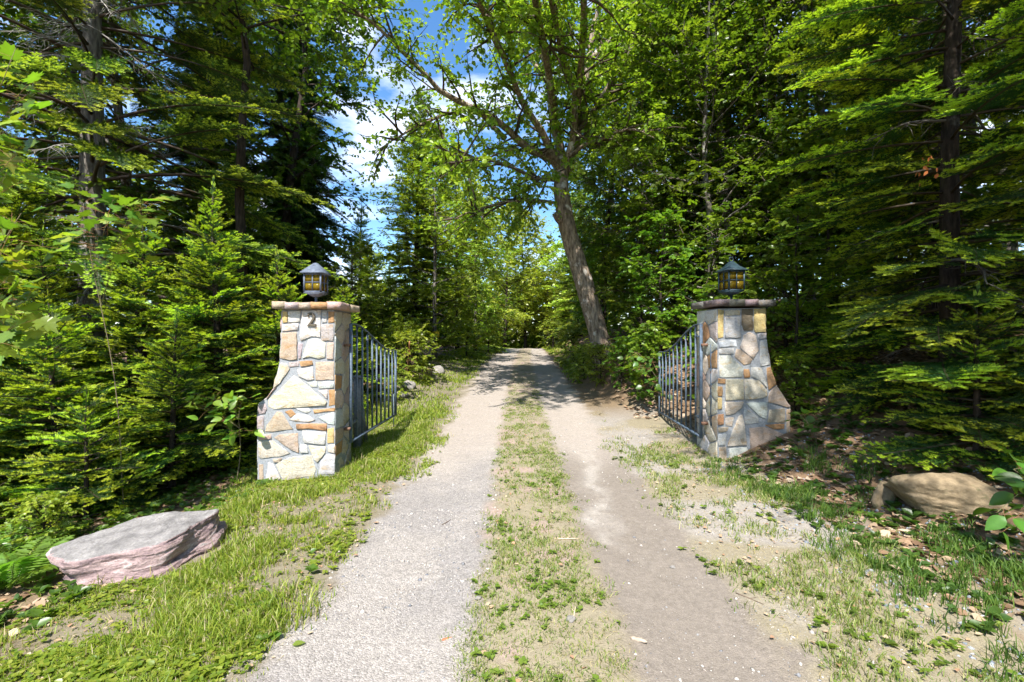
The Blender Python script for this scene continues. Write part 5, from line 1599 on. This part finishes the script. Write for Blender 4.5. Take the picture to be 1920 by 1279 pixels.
def blades(g, x_, y_, h, wid, cols, rng, lean=.45):
    n = len(x_)
    z_ = surf(x_, y_) - .004
    a = rng.random(n) * 6.283; b = rng.random(n) * 6.283
    W_ = np.stack([np.cos(a), np.sin(a), 0 * a], 1) * wid[:, None] * .5
    Ld = np.stack([np.cos(b), np.sin(b), 0 * b], 1) * (h * lean * rng.random(n) * 1.6)[:, None]
    B = np.stack([x_, y_, z_], 1); up = np.array([0, 0, 1.])
    m1 = B + Ld * .35 + up * (h * .58)[:, None]; tp = B + Ld + up * (h * (1 - .25 * rng.random(n)))[:, None]
    V = np.stack([B - W_, B + W_, m1 - W_ * .75, m1 + W_ * .75, tp], 1).reshape(-1, 3)
    T = (np.array([(0, 1, 3), (0, 3, 2), (2, 3, 4)])[None] + (np.arange(n) * 5)[:, None, None]).reshape(-1, 3)
    g.add(V, T, np.repeat(cols, 5, 0))


def pick(pal, n, rng):
    pal = np.asarray(pal); k = rng.random(n) * (len(pal) - 1); i0 = k.astype(int); f = (k - i0)[:, None]
    return pal[i0] * (1 - f) + pal[np.minimum(i0 + 1, len(pal) - 1)] * f


LUSH = [(.10, .17, .018), (.17, .245, .024), (.25, .315, .032), (.33, .35, .06)]
DRY = [(.44, .36, .19), (.36, .30, .15), (.50, .42, .25)]
STRIP = [(.10, .17, .028), (.16, .23, .04), (.24, .28, .07), (.36, .33, .15)]
rng = np.random.default_rng(600)


def scatter(n, d0, d1, y0, y1, dens, ypow=1.0):
    """random points in driveway coordinates kept with probability dens(x, y, d)"""
    y_ = y0 + (y1 - y0) * rng.random(n) ** ypow
    d_ = d0 + (d1 - d0) * rng.random(n)
    x_ = road_x(y_) + d_
    k = rng.random(n) < dens(x_, y_, d_)
    return x_[k], y_[k], d_[k]


def tufts(x_, y_, per, sig):
    m = rng.poisson(per, len(x_)) + 1
    i_ = np.repeat(np.arange(len(x_)), m)
    return x_[i_] + rng.normal(size=len(i_)) * sig, y_[i_] + rng.normal(size=len(i_)) * sig, i_


boul = lambda x_, y_: (((x_ + 2.8) / .62) ** 2 + ((y_ - 3.4) / .34) ** 2 > 1)
pilr = lambda x_, y_: ~(((x_ > -3.05) & (x_ < -2.0) & (y_ > 5.25) & (y_ < 5.9)) | ((x_ > 2.55) & (x_ < 3.7) & (y_ > 5.7) & (y_ < 6.5)))
g = Geo()
# left verge, lush
lush = lambda x_, y_, d_: boul(x_, y_) * pilr(x_, y_) * sstep(-1.12, -1.55, d_ + (fbm(x_ * 4, y_ * 4, 30) - .5) * .8) * sstep(-3.5, -2.9, d_) * (.14 + .86 * sstep(.32, .52, fbm(x_ * 1.9, y_ * 1.9, 90))) * sstep(9.5, 7, y_)
x_, y_, d_ = scatter(17000, -3.5, -1.05, 1.5, 9.0, lush, 1.5)
bx, by, ii = tufts(x_, y_, 13, .035)
hh = rng.uniform(.02, .062, len(bx)) * (.45 + 1.3 * sstep(.3, .75, fbm(bx * 2.4, by * 2.4, 95))) * np.where(rng.random(len(bx)) < .06, 1.9, 1)
dryk = rng.random(len(bx)) < .14
c = np.where(dryk[:, None], pick(DRY, len(bx), rng), pick(LUSH, len(bx), rng))
blades(g, bx, by, hh, .0035 + .0009 * by, c, rng, .6)
# centre strip
cs = lambda x_, y_, d_: sstep(.44, .30, np.abs(d_ - .06) + (fbm(x_ * 6, y_ * 6, 31) - .5) * .25) * (.25 + .75 * sstep(.40, .56, fbm(x_ * 2.6, y_ * 2.6, 97))) * sstep(13, 6, y_)
x_, y_, d_ = scatter(7000, -.5, .62, 1.6, 12, cs, 1.9)
bx, by, ii = tufts(x_, y_, 10, .03)
blades(g, bx, by, rng.uniform(.012, .042, len(bx)), .003 + .0008 * by, pick(STRIP, len(bx), rng), rng, .9)
# matted dead blades (thatch)
th = lambda x_, y_, d_: boul(x_, y_) * pilr(x_, y_) * np.clip(sstep(-1.1, -1.5, d_) * sstep(-3.4, -2.8, d_) + sstep(.45, .3, np.abs(d_ - .06)) + .7 * sstep(1.15, 1.4, d_) * sstep(2.6, 2.2, d_), 0, 1)
x_, y_, d_ = scatter(34000, -3.4, 2.6, 1.5, 7.5, th, 1.7)
blades(g, x_, y_, rng.uniform(.006, .02, len(x_)), .003 + .0007 * y_, pick(DRY + [(.22, .15, .09)], len(x_), rng), rng, 4.0)
# right verge, sparse
rv = lambda x_, y_, d_: pilr(x_, y_) * sstep(1.12, 1.4, d_ + (fbm(x_ * 5, y_ * 5, 32) - .5) * .5) * sstep(3.0, 2.4, d_) * sstep(.40, .62, fbm(x_ * 2.1 + 5, y_ * 2.1, 99)) * sstep(8, 6, y_)
x_, y_, d_ = scatter(5000, 1.0, 3.0, 1.5, 8, rv, 1.4)
bx, by, ii = tufts(x_, y_, 8, .03)
blades(g, bx, by, rng.uniform(.02, .075, len(bx)), .003 + .0009 * by, pick(STRIP, len(bx), rng), rng, .8)
# shaded edge on the right, tufts
rs = lambda x_, y_, d_: pilr(x_, y_) * sstep(.46, .62, fbm(x_ * 1.8 + 8, y_ * 1.8, 101)) * sstep(2.0, 2.4, d_)
x_, y_, d_ = scatter(900, 2.0, 3.6, 1.8, 5.6, rs, 1.0)
bx, by, ii = tufts(x_, y_, 14, .03)
blades(g, bx, by, rng.uniform(.05, .14, len(bx)), .004 + .0009 * by, pick([(.05, .11, .02), (.09, .17, .025), (.15, .22, .04)], len(bx), rng), rng, .6)
# far verges both sides
fv = lambda x_, y_, d_: (.25 + .75 * sstep(.4, .6, fbm(x_ * 1.2, y_ * 1.2, 103))) * sstep(1.35, 1.6, np.abs(d_) + (fbm(x_ * 3, y_ * 3, 33) - .5) * .4)
for a, b, n in ((-3.3, -1.3, 3800), (1.35, 2.4, 1500)):
    x_, y_, d_ = scatter(n, a, b, 8.0 if a < 0 else 13, 42, fv, 1.7)
    bx, by, ii = tufts(x_, y_, 9, .08)
    blades(g, bx, by, rng.uniform(.03, .11, len(bx)), .006 + .0012 * by, pick(LUSH, len(bx), rng), rng, .7)
tag(link('grass', g.mesh('grass'), M['grass']), 'short bright grass of the verges and centre strip', 'grass', kind='stuff')
print('grass verts', g.n)

# small broad-leaved weeds: rosettes
g = Geo()
def rosettes(x_, y_, nl, size, pal, zl=.25):
    n = len(x_); i_ = np.repeat(np.arange(n), nl)
    a = np.tile(np.arange(nl) / nl * 6.283, n) + np.repeat(rng.random(n) * 6.283, nl) + rng.normal(size=n * nl) * .35
    P = np.stack([x_[i_], y_[i_], surf(x_, y_)[i_] + .008 + rng.random(n * nl) * .018], 1)
    dr = np.stack([np.cos(a), np.sin(a), zl * rng.random(n * nl) + .05], 1)
    nn = np.array([0, 0, 1.]) + rng.normal(size=(n * nl, 3)) * .3
    s = size * (.6 + .7 * rng.random(n))[i_] * (.75 + .4 * rng.random(n * nl))
    place_leaves(g, P, dr, nn, s, pick(pal, n * nl, rng))
x_, y_, d_ = scatter(9000, -3.4, -1.0, 1.6, 6.5, lambda a, b, c_: lush(a, b, c_) * .9, 1.5)
rosettes(x_, y_, 5, .030, LUSH)
x_, y_, d_ = scatter(1300, -.4, .55, 1.7, 6, lambda a, b, c_: cs(a, b, c_) * (.15 + .85 * sstep(.46, .64, fbm(a * 3 + 4, b * 3, 111))), 1.6)
rosettes(x_, y_, 6, .024, [(.10, .18, .025), (.17, .26, .035), (.22, .30, .05)])
x_, y_, d_ = scatter(2200, 1.1, 3.2, 1.7, 6, lambda a, b, c_: .45 * pilr(a, b) * sstep(.42, .6, fbm(a * 2.5 + 2, b * 2.5, 113)), 1.2)
rosettes(x_[::2], y_[::2], 4, .022, STRIP); rosettes(x_[1::4], y_[1::4], 7, .030, [(.08, .14, .025), (.14, .2, .03)]); rosettes(x_[3::4], y_[3::4], 5, .038, [(.10, .18, .025), (.18, .27, .035), (.24, .31, .05)])
x_ = np.array([-1.30, -1.38, -1.22, -1.5, -1.42]); y_ = np.array([2.95, 2.55, 2.3, 2.7, 3.2])
rosettes(x_, y_, 5, .062, [(.08, .17, .025), (.12, .21, .03)], .6)
x_, y_, d_ = scatter(500, 2.3, 4.2, 2.0, 6, lambda a, b, c_: .6 * pilr(a, b), 1.0)
rosettes(x_, y_, 6, .06, [(.05, .11, .02), (.09, .17, .03)], .5)
x_, y_, d_ = scatter(1500, -6.5, -2.9, 2.3, 6.2, lambda a, b, c_: boul(a, b) * .8, 1.0)
rosettes(x_, y_, 6, .065, [(.05, .11, .018), (.09, .17, .024), (.14, .23, .03)], .8)
x_, y_, d_ = scatter(900, 2.9, 6.5, 2.4, 6.5, lambda a, b, c_: .7 * pilr(a, b), 1.0)
rosettes(x_, y_, 6, .07, [(.05, .11, .02), (.08, .16, .025)], .8)
tag(link('ground_cover', g.mesh('ground_cover'), M['leaf']), 'small broad-leaved weeds low in the grass', 'weeds', kind='stuff')

# dry leaf litter
g = Geo()
def litter(n, xr_, yr_, dens, size, pal):
    x_ = rng.uniform(*xr_, n); y_ = rng.uniform(*yr_, n); d_ = x_ - road_x(y_)
    k = rng.random(n) < dens(x_, y_, d_); x_ = x_[k]; y_ = y_[k]; m = len(x_)
    P = np.stack([x_, y_, surf(x_, y_) + .006 + .012 * rng.random(m)], 1)
    a = rng.random(m) * 6.283
    place_leaves(g, P, np.stack([np.cos(a), np.sin(a), rng.normal(size=m) * .15 + .1], 1), np.array([0, 0, 1.]) + rng.normal(size=(m, 3)) * .35, size * rng.uniform(.6, 1.3, m), pick(pal, m, rng))
BR = [(.12, .07, .04), (.24, .15, .09), (.36, .25, .16), (.46, .36, .26)]
litter(15000, (2.2, 9), (2.0, 13), lambda a, b, c_: pilr(a, b) * sstep(2.2, 2.8, c_ + (b > 8) * .8), .075, BR)
litter(4500, (-8, -2.6), (2.4, 9), lambda a, b, c_: boul(a, b) * sstep(-2.7, -3.3, c_), .06, BR)
litter(7000, (-3.6, 3.6), (1.7, 7), lambda a, b, c_: .35 * pilr(a, b) * boul(a, b) * np.clip(sstep(1.1, 1.4, np.abs(c_)) + .4 * sstep(.4, .2, np.abs(c_)), 0, 1), .030, [(.30, .17, .10), (.46, .36, .24), (.36, .20, .11)])
litter(5000, (3, 16), (9, 26), lambda a, b, c_: sstep(2.2, 2.8, c_), .11, BR)
tag(link('leaf_litter', g.mesh('leaf_litter'), M['litter']), 'dry fallen leaves over the woodland floor and slope', 'leaf litter', kind='stuff')

# gravel
Dv, Tt = ico(1)
g = Geo()
def stones(x_, y_, s, pal):
    n = len(x_)
    P = np.stack([x_, y_, surf(x_, y_)], 1)
    sc_ = s[:, None] * rng.uniform(.6, 1.2, (n, 3)) * (1.15, 1.15, .7)
    V8 = np.array([(1, 0, 0), (-1, 0, 0), (0, 1, 0), (0, -1, 0), (0, 0, 1), (0, 0, -1)], float)
    T8 = np.array([(0, 2, 4), (2, 1, 4), (1, 3, 4), (3, 0, 4), (2, 0, 5), (1, 2, 5), (3, 1, 5), (0, 3, 5)])
    a = rng.random(n) * 6.283; c_, s_ = np.cos(a)[:, None], np.sin(a)[:, None]
    V = V8[None] * sc_[:, None] + rng.normal(size=(n, 6, 3)) * s[:, None, None] * .18
    Vx = V[..., 0] * c_ - V[..., 1] * s_; Vy = V[..., 0] * s_ + V[..., 1] * c_
    V = np.stack([Vx, Vy, V[..., 2]], -1) + P[:, None]
    g.add(V.reshape(-1, 3), (T8[None] + (np.arange(n) * 6)[:, None, None]).reshape(-1, 3), np.repeat(pick(pal, n, rng), 6, 0))
GV = [(.13, .135, .15), (.27, .26, .25), (.36, .31, .27), (.50, .47, .42)]
x_, y_, d_ = scatter(17000, -1.75, -.25, 1.5, 7, lambda a, b, c_: sstep(7, 3, b) * sstep(.36, .6, fbm(a * 2.3, b * 2.3, 121)) * sstep(-1.75, -1.2, c_), 1.5)
stones(x_, y_, np.clip(rng.lognormal(-5.55, .55, len(x_)), .0018, .017), GV)
x_, y_, d_ = scatter(15000, .35, 1.8, 1.5, 8, lambda a, b, c_: .3 + .5 * sstep(1.15, 1.4, c_), 1.5)
stones(x_, y_, np.clip(rng.lognormal(-5.8, .6, len(x_)), .0016, .016), GV)
x_, y_, d_ = scatter(2600, 2.0, 4.0, 1.7, 5.6, lambda a, b, c_: .6 * pilr(a, b), 1.0)
stones(x_, y_, rng.uniform(.005, .02, len(x_)), [(.12, .14, .17), (.24, .26, .30), (.34, .34, .34)])
x_, y_, d_ = scatter(3000, -1.6, 1.7, 6, 20, lambda a, b, c_: .6, 1.5)
stones(x_, y_, rng.uniform(.004, .012, len(x_)), GV)
tag(link('gravel', g.mesh('gravel'), M['tint']), 'loose grey gravel on the wheel tracks and verge', 'gravel', kind='stuff')

# twigs and wood bits one can pick out
GT = 'twigs lying on the driveway'
for k, (px, py, L_, a, r_, col, lab, nm, cat) in enumerate((
        (838, 975, .13, 1.0, .0035, (.10, .07, .05), 'thin dark twig on the left wheel track', 'twig', 'twig'),
        (1198, 1197, .085, -.5, .012, (.36, .29, .22), 'pale broken wood chip on the right wheel track', 'wood_chip', 'wood chip'),
        (1062, 1014, .20, -.15, .005, (.50, .38, .26), 'pale curved twig across the centre strip', 'twig', 'twig'),
        (1405, 1120, .16, -.9, .0035, (.14, .10, .07), 'thin twig on the right edge of the right track', 'twig', 'twig'),
        (838, 1192, .055, .5, .007, (.34, .13, .06), 'small red-brown bark bit on the left track', 'bark_bit', 'bark bit'),
        (1075, 1150, .11, 1.45, .003, (.55, .45, .32), 'straw-coloured stick beside the white stone on the centre strip', 'twig', 'twig'))):
    Y_ = F * 1.5 / (py - 639.5); X_ = (px - 960) / F * Y_
    rg = np.random.default_rng(700 + k)
    P = grow_limb(rg, (-L_ / 2 * math.cos(a), -L_ / 2 * math.sin(a), 0), (math.cos(a), math.sin(a), 0.02), L_, 6, .22, 0)
    P[:, 2] = np.abs(P[:, 2]) * .3
    g = Geo(); V, T = tube(P, r_ * np.array([.6, 1, .9, 1, .8, .7, .35]), 6, .3, rg); g.add(V, T, col)
    if nm != 'bark_bit':
        V, T = tube([P[3], P[3] + (.25 * L_ * math.cos(a + .9), .25 * L_ * math.sin(a + .9), .006)], [r_ * .7, r_ * .3], 5); g.add(V, T, col)
    o = link(nm, g.mesh(nm), M['tint'], None, (X_, Y_, float(drive_z(X_, Y_)) + r_ * .7)); tag(o, lab, cat, GT)
fl = ovate_mesh(450, .06, (.20, .30, .05))
Y_ = F * 1.5 / (1208 - 639.5); X_ = (548 - 960) / F * Y_
o = link('fallen_leaf', fl, M['leaf'], None, (X_, Y_, float(drive_z(X_, Y_)) + .012)); o.rotation_euler = (.1, .1, -1.2); tag(o, 'single green fallen leaf on the left gravel track', 'leaf')
